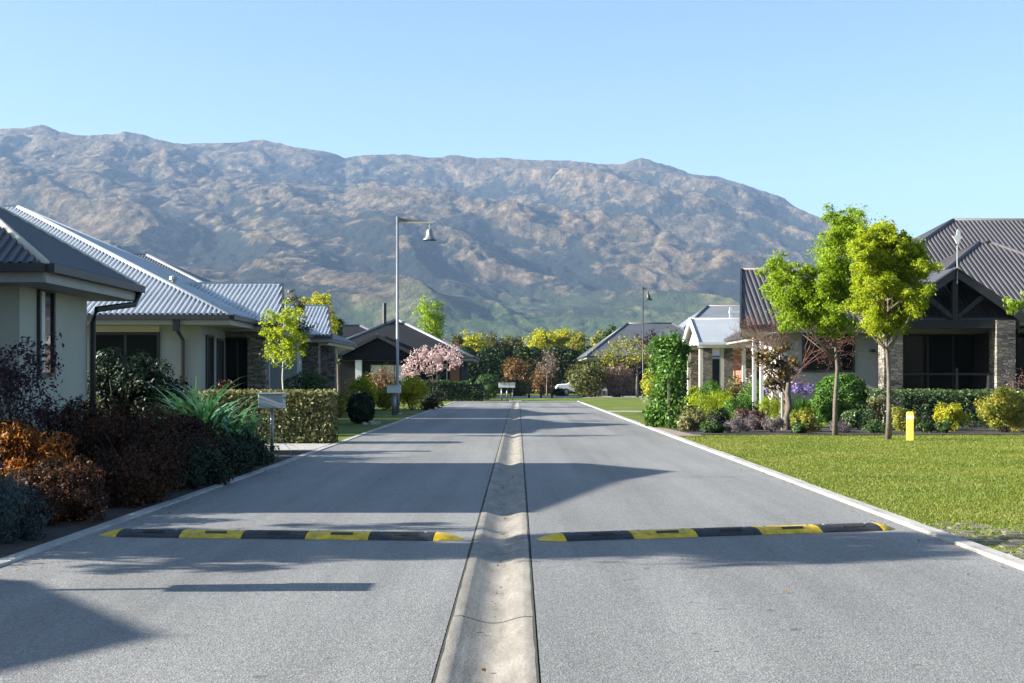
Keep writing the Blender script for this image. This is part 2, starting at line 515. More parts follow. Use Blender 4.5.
def bush(name, label, x, y, w, h, mat, n, leaf, cat='shrub', group=None, dep=None, lumps=None, lump_r=0.42, z0=0.0, aspect=0.5, shell=0.5, bark='bark_dark', up=0.25, upright=0.0, zc=0.5, fname='foliage'):
    rng = rngn()
    root = thing(name, label, cat, (x, y, 0), group)
    dep = dep or w
    r = (w / 2 * 0.86, dep / 2 * 0.86, h * (1 - zc * 0.98) * 0.95)
    c = (x, y, z0 + h * zc)
    lumps = lumps or max(10, int(18 * (w * h) ** 0.5))
    P, D = clump_points(rng, n, c, r, lumps, lump_r, shell)
    # lower half filled to the ground
    low = P[:, 2] < z0 + 0.03
    P[low, 2] = z0 + 0.03 + rng.random(low.sum()) * h * 0.35
    al = None
    if upright:
        al = unit(D * 0.5 + rng.normal(size=D.shape) * 0.35 + np.array([0, 0, upright]))
    leaves(fname, P, jitter_n(rng, D, 0.8, up), leaf, mat, root, aspect, rng, along=al)
    stems('stem', x, y, z0, h * 0.75, w * 0.42, 7, M[bark], root, rng, 0.008 + 0.006 * h)
    return root

def hedge(name, label, x0, x1, y0, y1, h, mat, n, leaf, cat='hedge', aspect=0.55, rough=0.05, z0=0.0, wob=0.0):
    """clipped hedge: leaves over a box's faces and a shallow depth inside"""
    rng = rngn()
    root = thing(name, label, cat, ((x0 + x1) / 2, (y0 + y1) / 2, 0))
    lx, ly = x1 - x0, y1 - y0
    areas = np.array([lx * h, lx * h, ly * h, ly * h, lx * ly])
    cnt = (n * areas / areas.sum()).astype(int)
    P, D = [], []
    for i, k in enumerate(cnt):
        a, b = rng.random(k), rng.random(k)
        e = np.abs(rng.normal(size=k)) * 0.10 - rough * rng.random(k)
        if i == 0: p = np.stack([x0 + a * lx, y0 + e, z0 + b * h], 1); d = (0, -1, 0)
        elif i == 1: p = np.stack([x0 + a * lx, y1 - e, z0 + b * h], 1); d = (0, 1, 0)
        elif i == 2: p = np.stack([x0 + e, y0 + a * ly, z0 + b * h], 1); d = (-1, 0, 0)
        elif i == 3: p = np.stack([x1 - e, y0 + a * ly, z0 + b * h], 1); d = (1, 0, 0)
        else: p = np.stack([x0 + a * lx, y0 + b * ly, z0 + h - e], 1); d = (0, 0, 1)
        if wob:
            p[:, 2] += (np.sin(p[:, 0] * 1.9) + np.sin(p[:, 0] * 3.7 + 1.3) * 0.6 + np.sin(p[:, 1] * 2.3)) * wob * (p[:, 2] - z0) / h
        P.append(p); D.append(np.tile(np.array(d, float), (k, 1)))
    P = np.concatenate(P); D = np.concatenate(D)
    P[:, 2] = np.maximum(P[:, 2], z0 + 0.02)
    leaves('foliage', P, jitter_n(rng, D, 0.9, 0.2), leaf, mat, root, aspect, rng)
    mb = MB()
    k = max(3, int(lx / 0.6))
    for i in range(k):
        xx = x0 + lx * (i + 0.5) / k
        yy = (y0 + y1) / 2 + rng.normal() * 0.05
        mb.tube([(xx, yy, -0.02), (xx + rng.normal() * 0.05, yy, h * 0.5), (xx + rng.normal() * 0.1, yy, z0 + h * 0.85)], [0.03, 0.022, 0.01], 5)
    mb.build('stem', M['bark_dark'], root, True)
    return root

def tree(name, label, x, y, clusters, mat, n_per, leaf, trunk_r=0.06, fork=0.4, bark='bark', group=None, cat='tree', aspect=0.5, shell=0.35, lean=(0, 0), twigs=2, up=0.2, droop=0.0, crown_name='crown', seed=None):
    """clusters: (dx, dy, z, r) relative to the trunk foot"""
    rng = np.random.default_rng(seed) if seed else rngn()
    root = thing(name, label, cat, (x, y, 0), group)
    zs = [c[2] for c in clusters]
    top = max(zs)
    zf = min(zs) * 0.6 + fork * (top - min(zs)) * 0.5
    zf = max(0.25 * top, min(zf, 0.6 * top))
    tr = MB()
    axis = lambda z: Vector((x + lean[0] * z / top, y + lean[1] * z / top, z))
    nn = 7
    tz = [top * 0.92 * i / (nn - 1) for i in range(nn)]
    tr.tube([axis(z) + Vector((rng.normal() * min(0.02, trunk_r * 0.35), rng.normal() * min(0.02, trunk_r * 0.35), -0.03 if z == 0 else 0)) for z in tz],
            [trunk_r * (1.25 if i == 0 else 1.0 - 0.8 * i / (nn - 1)) for i in range(nn)], 9)
    P, D = [], []
    for (dx, dy, cz, r) in clusters:
        c = Vector((x + dx, y + dy, cz))
        dist = math.hypot(dx, dy)
        sz = max(zf * 0.8, min(top * 0.85, cz - dist * (0.7 + 0.5 * rng.random())))
        s = axis(sz)
        mid = s.lerp(c, 0.5) + Vector((rng.normal() * 0.06, rng.normal() * 0.06, -0.06 * dist))
        rr = trunk_r * (0.42 - 0.22 * sz / top)
        tr.tube([s, mid, c], [rr, rr * 0.7, rr * 0.3], 6)
        for k in range(twigs):
            e = c + Vector(rng.normal(size=3).tolist()).normalized() * r * 0.85
            tr.tube([mid.lerp(c, 0.4 + 0.5 * rng.random()), c.lerp(e, 0.5) + Vector((0, 0, 0.05 * r)), e], [rr * 0.4, rr * 0.25, rr * 0.12], 4)
        k = max(6, int(n_per * (r / np.mean([q[3] for q in clusters])) ** 2))
        sub = 12
        for j in range(sub):
            dd = unit(rng.normal(size=(1, 3)))[0]
            cc = np.array(c) + dd * r * (0.35 + 1.0 * rng.random())
            q = r * (0.26 + 0.30 * rng.random())
            p = cc + rng.normal(size=(k // sub + 1, 3)) * np.array([q, q, q * 0.75]) * 0.62
            d = unit(unit(p - cc) * 0.6 + dd * 0.6)
            P.append(p); D.append(d)
    tr.build('trunk', M[bark], root, True)
    if mat is not None:
        P = np.concatenate(P); D = np.concatenate(D)
        leaves(crown_name, P, jitter_n(rng, D, 0.9, up), leaf, mat, root, aspect, rng, droop=droop)
    return root

def crown_px(spec, px0, D, rng, spread=0.8):
    out = []
    for px, py, rp in spec:
        r = rp * D / F
        out.append(((px - px0) / F * D, (rng.random() - 0.5) * 2 * spread, Z(py, D), r))
    return out

def thicken(rng, cl, n, k=0.75):
    out = list(cl)
    for _ in range(n):
        a, b = cl[rng.integers(len(cl))], cl[rng.integers(len(cl))]
        if math.dist(a[:3], b[:3]) < 1.3:
            out.append(tuple((a[i] + b[i]) / 2 + rng.normal() * 0.08 for i in range(3)) + (a[3] * k,))
    return out

def crown_auto(rng, n, cz, rx, ry, rz, r):
    d = unit(rng.normal(size=(n, 3)))
    k = rng.random(n) ** 0.45
    return [(d[i, 0] * k[i] * rx, d[i, 1] * k[i] * ry, cz + d[i, 2] * k[i] * rz, r * (0.7 + 0.6 * rng.random())) for i in range(n)]

# ------------------------------------------------------------------ terrain and ground
def perlin(x, y, seed):
    rng = np.random.default_rng(seed)
    perm = rng.permutation(512)
    ang = rng.random(512) * 2 * np.pi
    xi, yi = np.floor(x).astype(int), np.floor(y).astype(int)
    xf, yf = x - xi, y - yi
    u, v = xf * xf * xf * (xf * (xf * 6 - 15) + 10), yf * yf * yf * (yf * (yf * 6 - 15) + 10)
    def g(ix, iy, fx, fy):
        a = ang[perm[(perm[ix % 512] + iy) % 512]]
        return np.cos(a) * fx + np.sin(a) * fy
    a = g(xi, yi, xf, yf); b = g(xi + 1, yi, xf - 1, yf)
    c = g(xi, yi + 1, xf, yf - 1); d = g(xi + 1, yi + 1, xf - 1, yf - 1)
    return (a + u * (b - a)) * (1 - v) + (c + u * (d - c)) * v

def ridged(x, y, seed, octv=6, gain=0.5):
    s, amp, w = 0, 1.0, 1.0
    for o in range(octv):
        n = 1 - np.abs(perlin(x, y, seed + o)) * 2.0
        n = n * n * w
        s = s + n * amp
        w = np.clip(n * 1.6, 0, 1)
        amp *= gain
        x, y = x * 2.03 + 7.1, y * 2.03 - 3.7
    return s

def fbm(x, y, seed, octv=5):
    s, amp = 0, 1.0
    for o in range(octv):
        s = s + perlin(x, y, seed + o) * amp
        amp *= 0.5
        x, y = x * 2.02 + 3.3, y * 2.02 + 1.7
    return s

def mountain():
    prof = [(-900, 128), (-400, 132), (-150, 136), (0, 130), (40, 131), (60, 134), (110, 137), (150, 141), (200, 141), (262, 137), (275, 141), (300, 144), (330, 147), (345, 152), (378, 149), (400, 151), (440, 158), (480, 162), (520, 165),
            (600, 165), (640, 167), (660, 168), (690, 174), (720, 178), (750, 188), (770, 195), (800, 207), (815, 213), (850, 226), (900, 245), (960, 270), (1040, 300), (1200, 330), (1700, 350)]
    ncol, nrow = 1100, 520
    px = np.linspace(-700, 1500, ncol)
    r = 1500 * (6600 / 1500) ** np.linspace(0, 1, nrow)
    PX, RR = np.meshgrid(px, r)
    Xw, Yw = (PX - VX) / F * RR, RR
    e = np.interp(PX, [p[0] for p in prof], [VY - p[1] for p in prof]) / F
    R0 = 5200.0
    Hr = e * R0
    t = np.clip((RR - 1600) / (R0 - 1600), 0, 2)
    shape = np.where(t <= 1, 0.02 + 0.98 * (0.72 * t ** 1.25 + 0.28 * np.sin(np.clip(t, 0, 1) * np.pi / 2) ** 3), 1 - 0.8 * (t - 1))
    # spurs run down and to the right
    wx = Xw + 160 * fbm(Xw / 700, Yw / 700, 90, 4)
    wy = Yw + 160 * fbm(Xw / 700 + 9, Yw / 700, 95, 4)
    a = wx * 0.86 + wy * 0.50
    b = -wx * 0.50 + wy * 0.86
    rg = ridged(a / 640, b / 3000, 20, 3, 0.38) - 0.75
    rg2 = ridged(a / 210, b / 760, 40, 4, 0.5) - 0.85
    f = fbm(Xw / 900, Yw / 900, 60, 6)
    env = np.clip(t, 0, 1) ** 0.6 * (1 - np.clip((t - 0.90) / 0.12, 0, 1) * 0.93)
    rg3 = ridged(wx / 105, wy / 170, 70, 4, 0.55) - 0.85
    rg4 = ridged(Xw / 42, Yw / 60, 110, 3, 0.5) - 0.8
    h = Hr * shape + env * (150 * rg - 16 * rg2 - 9 * rg3 - 5 * rg4 + 50 * f)
    # low green foothills
    for (cx, cy, sx, sy, hh) in ((-640, 2500, 200, 240, 78), (-350, 2350, 200, 200, 34), (-60, 2300, 230, 220, 24), (300, 2500, 300, 240, 30), (-1000, 2300, 260, 240, 40)):
        h += hh * np.exp(-((Xw - cx) / sx) ** 2 - ((Yw - cy) / sy) ** 2)
    lim = (e * 0.985) * RR
    h = np.where(RR < R0 * 0.98, np.where(h > lim, lim + (h - lim) * 0.03, h), h)
    h[0, :] = -12
    gully = np.clip(0.5 + -0.28 * rg + 0.34 * rg2 + 0.20 * rg3 + 0.12 * rg4, 0, 1)
    V = np.stack([Xw, Yw, h], -1).reshape(-1, 3)
    i = np.arange((nrow - 1) * ncol).reshape(nrow - 1, ncol)[:, :-1]
    Fc = np.stack([i, i + 1, i + 1 + ncol, i + ncol], -1).reshape(-1, 4)
    m, nt, bs = new_mat('tussock_mountain')
    tc = N(nt, 'ShaderNodeTexCoord')
    sep = N(nt, 'ShaderNodeSeparateXYZ')
    nt.links.new(tc.outputs['Object'], sep.inputs[0])
    n1 = N(nt, 'ShaderNodeTexNoise', Scale=0.0062, Detail=12.0, Roughness=0.74)
    n2 = N(nt, 'ShaderNodeTexNoise', Scale=0.028, Detail=9.0, Roughness=0.76)
    n3 = N(nt, 'ShaderNodeTexNoise', Scale=0.0022, Detail=5.0)
    mp1 = N(nt, 'ShaderNodeMapping')
    mp1.inputs['Rotation'].default_value = (0, 0, R(-32))
    mp1.inputs['Scale'].default_value = (1.0, 0.42, 1.0)
    nt.links.new(tc.outputs['Object'], mp1.inputs['Vector'])
    nt.links.new(mp1.outputs[0], n1.inputs['Vector']); nt.links.new(mp1.outputs[0], n2.inputs['Vector'])
    nt.links.new(tc.outputs['Object'], n3.inputs['Vector'])
    tus = ramp(nt, n2.outputs['Fac'], [(0.36, (0.030, 0.026, 0.018)), (0.5, (0.125, 0.096, 0.056)), (0.64, (0.30, 0.225, 0.14))])
    scrubc = ramp(nt, n2.outputs['Fac'], [(0.3, (0.008, 0.013, 0.011)), (0.7, (0.034, 0.038, 0.028))])
    grassc = ramp(nt, n2.outputs['Fac'], [(0.3, (0.035, 0.065, 0.02)), (0.7, (0.15, 0.20, 0.06))])
    # scrub amount: noise, more of it lower down
    lowf = N(nt, 'ShaderNodeMapRange')
    lowf.inputs['From Min'].default_value = 80; lowf.inputs['From Max'].default_value = 900
    lowf.inputs['To Min'].default_value = 0.10; lowf.inputs['To Max'].default_value = -0.07
    nt.links.new(sep.outputs['Z'], lowf.inputs['Value'])
    ad = N(nt, 'ShaderNodeMath', operation='ADD')
    ga = N(nt, 'ShaderNodeAttribute', attribute_name='gully')
    gmul = N(nt, 'ShaderNodeMath', operation='MULTIPLY_ADD')
    nt.links.new(ga.outputs['Fac'], gmul.inputs[0]); gmul.inputs[1].default_value = 0.34; gmul.inputs[2].default_value = -0.17
    gsum = N(nt, 'ShaderNodeMath', operation='ADD')
    nt.links.new(gmul.outputs[0], gsum.inputs[0]); nt.links.new(n1.outputs['Fac'], gsum.inputs[1])
    nt.links.new(gsum.outputs[0], ad.inputs[0]); nt.links.new(lowf.outputs[0], ad.inputs[1])
    sm = ramp(nt, ad.outputs[0], [(0.47, 0.0), (0.54, 1.0)])
    mx = N(nt, 'ShaderNodeMix', data_type='RGBA')
    nt.links.new(sm, mx.inputs[0]); nt.links.new(tus, mx.inputs[6]); nt.links.new(scrubc, mx.inputs[7])
    gz = N(nt, 'ShaderNodeMapRange')
    gz.inputs['From Min'].default_value = 80; gz.inputs['From Max'].default_value = 215
    gz.inputs['To Min'].default_value = 0.9; gz.inputs['To Max'].default_value = 0
    nt.links.new(sep.outputs['Z'], gz.inputs['Value'])
    gn = ramp(nt, n3.outputs['Fac'], [(0.43, 0.0), (0.57, 1.0)])
    gm = N(nt, 'ShaderNodeMath', operation='MULTIPLY')
    nt.links.new(gz.outputs[0], gm.inputs[0]); nt.links.new(gn, gm.inputs[1])
    mx2 = N(nt, 'ShaderNodeMix', data_type='RGBA')
    nt.links.new(gm.outputs[0], mx2.inputs[0]); nt.links.new(mx.outputs[2], mx2.inputs[6]); nt.links.new(grassc, mx2.inputs[7])
    nt.links.new(mx2.outputs[2], bs.inputs['Base Color'])
    bs.inputs['Roughness'].default_value = 0.95
    bs.inputs['Specular IOR Level'].default_value = 0.1
    bp = N(nt, 'ShaderNodeBump', Strength=1.0, Distance=45.0)
    nt.links.new(n2.outputs['Fac'], bp.inputs['Height'])
    nt.links.new(bp.outputs[0], bs.inputs['Normal'])
    o = mesh_obj('mountain', V, Fc, m, smooth=True)
    at = o.data.attributes.new('gully', 'FLOAT', 'POINT')
    at.data.foreach_set('value', gully.astype(np.float32).ravel())
    tag(o, 'long brown tussock mountain range with shadowed gullies under the sky', 'mountain', kind='structure')
mountain()

def sheet(name, pts, z, mat, label=None, cat=None):
    o = mesh_obj(name, [(p[0], p[1], z) for p in pts], [tuple(range(len(pts)))], mat)
    return tag(o, label, cat, kind='structure')
def rect(x0, x1, y0, y1): return [(x0, y0), (x1, y0), (x1, y1), (x0, y1)]

RL, RRt, REND = -3.80, 3.64, 79.0     # road edges
GL, GR = -0.375, 0.085                # dish channel edges
sheet('ground', rect(-9000, 9000, -400, 9000), -0.05, M['field'], 'wide grassy ground reaching to the foot of the mountain', 'ground')
sheet('lawn', rect(RRt + 0.16, 40, -20, 120), 0.006, M['lawn'], 'mown green lawn on the right side of the road', 'lawn')
sheet('verge_lawn', rect(-14, RL - 0.16, 28.3, 86), 0.006, M['lawn'], 'mown green lawn beyond the driveway left of the road', 'lawn')
sheet('far_lawn', rect(-14, RRt + 0.14, REND + 0.1, 93), 0.010, M['lawn'], 'green grass strip across the far end of the road', 'lawn')
mb = MB()
mb.quad((RL, -30, 0.02), (GL - 0.02, -30, 0.02), (GL - 0.02, REND, 0.02), (RL, REND, 0.02))
mb.quad((GR + 0.02, -30, 0.02), (RRt, -30, 0.02), (RRt, REND, 0.02), (GR + 0.02, REND, 0.02))
tag(mb.build('road', M['asphalt']), 'grey chip seal road of two lanes', 'road', kind='structure')
sheet('cross_road', rect(-40, 60, 94, 103), 0.016, M['drive'], 'pale road crossing beyond the far end of the street', 'road')
# dish channel
def dish():
    rng = np.random.default_rng(5)
    prof = [(GL, 0.026), (GL + 0.05, 0.030), (GL + 0.065, 0.024)]
    for q in range(1, 10):
        u_ = q / 10
        prof.append((GL + 0.065 + (GR - GL - 0.125) * u_, 0.024 - 0.038 * math.sin(math.pi * u_) ** 1.3))
    prof += [(GR - 0.06, 0.022), (GR - 0.045, 0.026), (GR, 0.023)]
    ys = np.arange(-12, REND - 1.2, 0.25)
    V, Fc = [], []
    k = len(prof)
    for y in ys:
        j = rng.normal() * 0.0025
        for q, (x, z) in enumerate(prof): V.append((x + (j if q in (0, k - 1) else 0), y, z))
    for i in range(len(ys) - 1):
        for q in range(k - 1): Fc.append((i * k + q, i * k + q + 1, (i + 1) * k + q + 1, (i + 1) * k + q))
    o = mesh_obj('drainage_channel', V, Fc, M['dish'], smooth=True)
    tag(o, 'shallow concrete drainage channel down the middle of the road', 'drainage channel', kind='structure')
    g = MB()
    for xa, xb in ((GL - 0.014, GL + 0.002), (GR - 0.002, GR + 0.012)):
        g.quad((xa, -12, 0.0225), (xb, -12, 0.0235), (xb, REND - 1.2, 0.0235), (xa, REND - 1.2, 0.0225))
    for q in range(28):
        yj = -1.3 + q * 2.9
        k2 = len(prof)
        for u_ in range(k2 - 1):
            (xa, za), (xb, zb_) = prof[u_], prof[u_ + 1]
            g.quad((xa, yj, za + 0.003), (xb, yj, zb_ + 0.003), (xb, yj + 0.012, zb_ + 0.003), (xa, yj + 0.012, za + 0.003))
    tag(g.build('channel_joint', M['grime']), 'dark mossy joints along the drainage channel', 'joint', kind='structure')
    return o
dish()
# kerbs, cast in lengths
def kerb(x0, x1, ya, yb, name, label, top=0.05):
    rng = np.random.default_rng(int(abs(x0 * 100)))
    mb = MB()
    y = ya
    while y < yb:
        ln = 2.4
        dz = rng.normal() * 0.003
        mb.box(x0, x1, y + 0.006, min(y + ln, yb) - 0.006, -0.05, top + dz)
        y += ln
    tag(mb.build(name, M['kerb'], bevel=0.012), label, 'kerb', kind='structure')
kerb(RL - 0.14, RL + 0.0, -12, REND, 'kerb', 'low pale concrete kerb along the left side of the road', 0.036)
kerb(RRt, RRt + 0.15, -12, REND, 'kerb', 'low pale concrete kerb along the right side of the road')
mbx = MB(); mbx.box(GL - 0.15, GR + 0.15, REND - 1.2, REND - 0.25, -0.02, 0.07)
tag(mbx.build('drain_sump', M['kerb'], bevel=0.02), 'pale concrete sump block at the far end of the channel', 'drain')
# beds and driveway
sheet('garden_bed', [(-16, 4), (RL - 0.15, 4), (RL - 0.15, 24.6), (-16, 24.6)], 0.03, M['soil'], 'dark bark garden bed left of the road', 'garden bed')
sheet('driveway', [(-24, 24.6), (RL - 0.15, 24.6), (RL - 0.15, 27.1), (-24, 27.1)], 0.034, M['drive'], 'pale concrete driveway in front of the clipped hedge', 'driveway')
sheet('hedge_bed', rect(-16, RL - 0.15, 27.1, 28.3), 0.03, M['soil'], 'dark soil strip under the clipped hedge', 'garden bed')
sheet('shrub_bed', [(4.35, 31.6), (24, 31.6), (24, 41.2), (12.5, 41.2), (8.6, 36.5), (3.95, 39.0)], 0.03, M['soil'], 'curved bark shrub bed edging the right lawn', 'garden bed')
sheet('pebble_strip', [(RRt + 0.15, 31.0), (4.5, 31.0), (4.3, 38.0), (RRt + 0.15, 39.5)], 0.026, M['pebble'], 'pale pebble strip beside the kerb at the climber', 'path')
sheet('footpath', rect(RRt + 0.15, 12, 54.0, 55.6), 0.020, M['drive'], 'pale concrete footpath across the right lawn', 'path')
# grass pavers at the kerb
def pavers():
    rng = np.random.default_rng(3)
    mb = MB()
    y = 8.6
    row = 0
    while y < 12.3:
        x = RRt + 0.17 + (0.08 if row % 2 else 0)
        while x < 7.2:
            w = 0.14 + rng.random() * 0.04
            z = 0.014 + rng.random() * 0.006
            if rng.random() < 0.86 and not (y > 11.7 and rng.random() < 0.5):
                mb.box(x, x + w, y, y + 0.10 + rng.random() * 0.02, -0.02, z)
            x += w + 0.05
        y += 0.165
        row += 1
    o = mb.build('paving', M['cobble'], bevel=0.012)
    tag(o, 'rough cobble paving with grass between at the lawn corner', 'paving', kind='structure')
pavers()

def grass_blades(name, label, x0, x1, y0, y1, n, h, seed, keep=None, near_bias=1.6):
    rng = np.random.default_rng(seed)
    ys = y0 + (y1 - y0) * rng.random(n) ** near_bias
    xs = x0 + (x1 - x0) * rng.random(n)
    m = xs < X(1060, ys)
    if keep is not None: m &= keep(xs, ys, rng)
    xs, ys = xs[m], ys[m]
    n = len(xs)
    cl = perlin(xs * 0.8, ys * 0.8, 7)
    hh = h * (0.5 + 0.7 * rng.random(n)) * (1 + 0.5 * cl)
    w = 0.003 + 0.00028 * ys
    a = rng.random(n) * 6.28
    ln = rng.normal(size=(n, 2)) * 0.6
    V = np.empty((n, 3, 3))
    base = np.stack([xs, ys, np.full(n, 0.0)], 1)
    off = np.stack([np.cos(a) * w, np.sin(a) * w, np.zeros(n)], 1)
    V[:, 0] = base - off
    V[:, 1] = base + off
    V[:, 2] = base + np.stack([ln[:, 0] * hh, ln[:, 1] * hh, hh], 1)
    o = mesh_obj(name, V.reshape(-1, 3), np.arange(n * 3).reshape(n, 3), L['grass'])
    tag(o, label, 'grass', kind='stuff')
def keep_lawn(xs, ys, rng):
    pv = (ys < 12.3) & (xs < 7.3)
    return (~pv) | (rng.random(len(xs)) < 0.30)
grass_blades('grass', 'short green grass growing on the right lawn', RRt + 0.16, 15.5, 8.0, 31.9, 560000, 0.030, 21, keep_lawn)

def litter():
    rng = np.random.default_rng(8)
    P = []
    for k in range(420):
        y = 5 + 30 * rng.random() ** 1.5
        m = rng.random()
        if m < 0.40: x, z = RL + abs(rng.normal()) * 0.16, 0.026
        elif m < 0.62: x, z = RRt - abs(rng.normal()) * 0.14, 0.026
        elif m < 0.85: x, z = -0.145 + rng.normal() * 0.05, 0.0
        else: x, z = RL + (RRt - RL) * rng.random(), 0.026
        P.append((x, y, z + 0.004))
    P = np.array(P)
    nn = unit(np.array([0, 0, 1.0]) + rng.normal(size=P.shape) * 0.25)
    o = leaves('leaf_litter', P, nn, 0.032, L['rust'], None, 0.55, rng, bend=0.1)
    tag(o, 'scattered dry leaves along the kerbs and the channel', 'leaf litter', kind='stuff')
litter()

# ------------------------------------------------------------------ building kit
def slope(mb, poly, P=0.16, hgt=0.032, flat=False):
    """corrugated sheet over a convex polygon; the first edge is the eave"""
    poly = [Vector(p) for p in poly]
    u = (poly[1] - poly[0]).normalized()
    n = Vector((0, 0, 0))
    for i in range(1, len(poly) - 1): n += (poly[i] - poly[0]).cross(poly[i + 1] - poly[0])
    n.normalize()
    if n.z < 0: n = -n
    v = n.cross(u)
    if v.z < 0: v = -v
    pa = [((p - poly[0]).dot(u), (p - poly[0]).dot(v)) for p in poly]
    a0, a1 = min(a for a, b in pa), max(a for a, b in pa)
    us = {a0, a1} | {a for a, b in pa}
    if not flat:
        k = math.floor(a0 / P)
        while k * P < a1:
            for q in (0.0, 0.44, 0.56, 0.88):
                t = (k + q) * P
                if a0 < t < a1: us.add(t)
            k += 1
    us = sorted(us)
    def prof(a):
        if flat: return 0.0
        t = (a / P) % 1.0
        t = 0.0 if t > 0.9999 else t
        if t <= 0.4401: return 0.0
        if t < 0.56: return hgt * (t - 0.44) / 0.12
        if t <= 0.8801: return hgt
        return hgt * (1 - (t - 0.88) / 0.12)
    def rng_(a):
        bs = []
        for i in range(len(pa)):
            (x1, y1), (x2, y2) = pa[i], pa[(i + 1) % len(pa)]
            if abs(x2 - x1) < 1e-9:
                if abs(a - x1) < 1e-6: bs += [y1, y2]
                continue
            t = (a - x1) / (x2 - x1)
            if -1e-9 <= t <= 1 + 1e-9: bs.append(y1 + t * (y2 - y1))
        return min(bs), max(bs)
    vs, fs = [], []
    for a in us:
        b0, b1 = rng_(a)
        h = prof(a)
        vs.append(poly[0] + u * a + v * b0 + n * h)
        vs.append(poly[0] + u * a + v * b1 + n * h)
    for i in range(len(us) - 1): fs.append((2 * i, 2 * i + 2, 2 * i + 3, 2 * i + 1))
    mb.add(vs, fs)
    # underside
    mb.poly([p - n * 0.03 for p in reversed(poly)])

def roof_on(parent, x0, x1, y0, y1, ze, pitch, axis='x', ends=('hip', 'hip'), mat='roof_mid', gut='gutter', fasc='fascia', P=0.16, endrun=None, back=None, cap=None, flat=False, capr=0.075, hgt=0.032, soff='fascia'):
    """hip / gable roof over the eave rectangle. ends: kind at the low and the high end of the ridge axis"""
    if axis == 'y':
        T = lambda p: (p[1], p[0], p[2])
        a0, a1, b0, b1 = y0, y1, x0, x1
    else:
        T = lambda p: p
        a0, a1, b0, b1 = x0, x1, y0, y1
    run = back if back else (b1 - b0) / 2
    zr = ze + run * math.tan(pitch)
    bm_ = b0 + run
    er = run if endrun is None else endrun
    e0 = er if ends[0] == 'hip' else ends[0] if isinstance(ends[0], (int, float)) else 0
    e1 = er if ends[1] == 'hip' else ends[1] if isinstance(ends[1], (int, float)) else 0
    f0 = 2 * ends[0] if isinstance(ends[0], (int, float)) else 0
    f1 = 2 * ends[1] if isinstance(ends[1], (int, float)) else 0
    A, B, C_, D_ = (a0, b0, ze), (a1, b0, ze), (a1 - f1, b1, ze), (a0 + f0, b1, ze)
    r0, r1 = (a0 + e0, bm_, zr), (a1 - e1, bm_, zr)
    mb = MB()
    slope(mb, [T(A), T(B), T(r1), T(r0)], P, hgt, flat)
    slope(mb, [T(C_), T(D_), T(r0), T(r1)], P, hgt, flat)
    if ends[0] == 'hip': slope(mb, [T(D_), T(A), T(r0)], P, hgt, flat)
    if ends[1] == 'hip': slope(mb, [T(B), T(C_), T(r1)], P, hgt, flat)
    rf = mb.build('roof', M[mat], parent)
    cp = MB()
    cp.tube([T(r0), T(r1)], capr, 8)
    if ends[0] == 'hip': cp.tube([T(r0), T(A)], capr, 8); cp.tube([T(r0), T(D_)], capr, 8)
    if ends[1] == 'hip': cp.tube([T(r1), T(B)], capr, 8); cp.tube([T(r1), T(C_)], capr, 8)
    cp.build('ridge_cap', M[cap or mat], rf, True)
    def gut_run(p, q):
        p, q = Vector(T(p)), Vector(T(q))
        c = Vector(T(((a0 + a1) / 2, (b0 + b1) / 2, ze)))
        d = (q - p).normalized()
        o = Vector((d.y, -d.x, 0))
        if o.dot((p + q) / 2 - c) < 0: o = -o
        MB().bar(p + o * 0.05 + Vector((0, 0, -0.055)), q + o * 0.05 + Vector((0, 0, -0.055)), 0.12, 0.11).build('gutter', M[gut], rf)
        MB().bar(p - o * 0.03 + Vector((0, 0, -0.14)), q - o * 0.03 + Vector((0, 0, -0.14)), 0.03, 0.2).build('fascia', M[fasc], rf)
    gut_run(A, B); gut_run(C_, D_)
    if ends[0] == 'hip': gut_run(D_, A)
    if ends[1] == 'hip': gut_run(B, C_)
    for k, (ra, pa_, pb_) in enumerate(((r0, A, D_), (r1, B, C_))):
        if ends[k] != 'hip':
            for pe in (pa_, pb_):
                MB().bar(Vector(T(pe)) + Vector((0, 0, -0.05)), Vector(T(ra)) + Vector((0, 0, -0.05)), 0.06, 0.24).build('barge_board', M[gut], rf)
    # soffit
    s = MB()
    s.quad(T((a0 + 0.03, b0 + 0.03, ze - 0.245)), T((a1 - 0.03, b0 + 0.03, ze - 0.245)), T((a1 - f1 - 0.03, b1 - 0.03, ze - 0.245)), T((a0 + f0 + 0.03, b1 - 0.03, ze - 0.245)))
    s.build('soffit', M[soff], rf)
    return rf, r0, r1

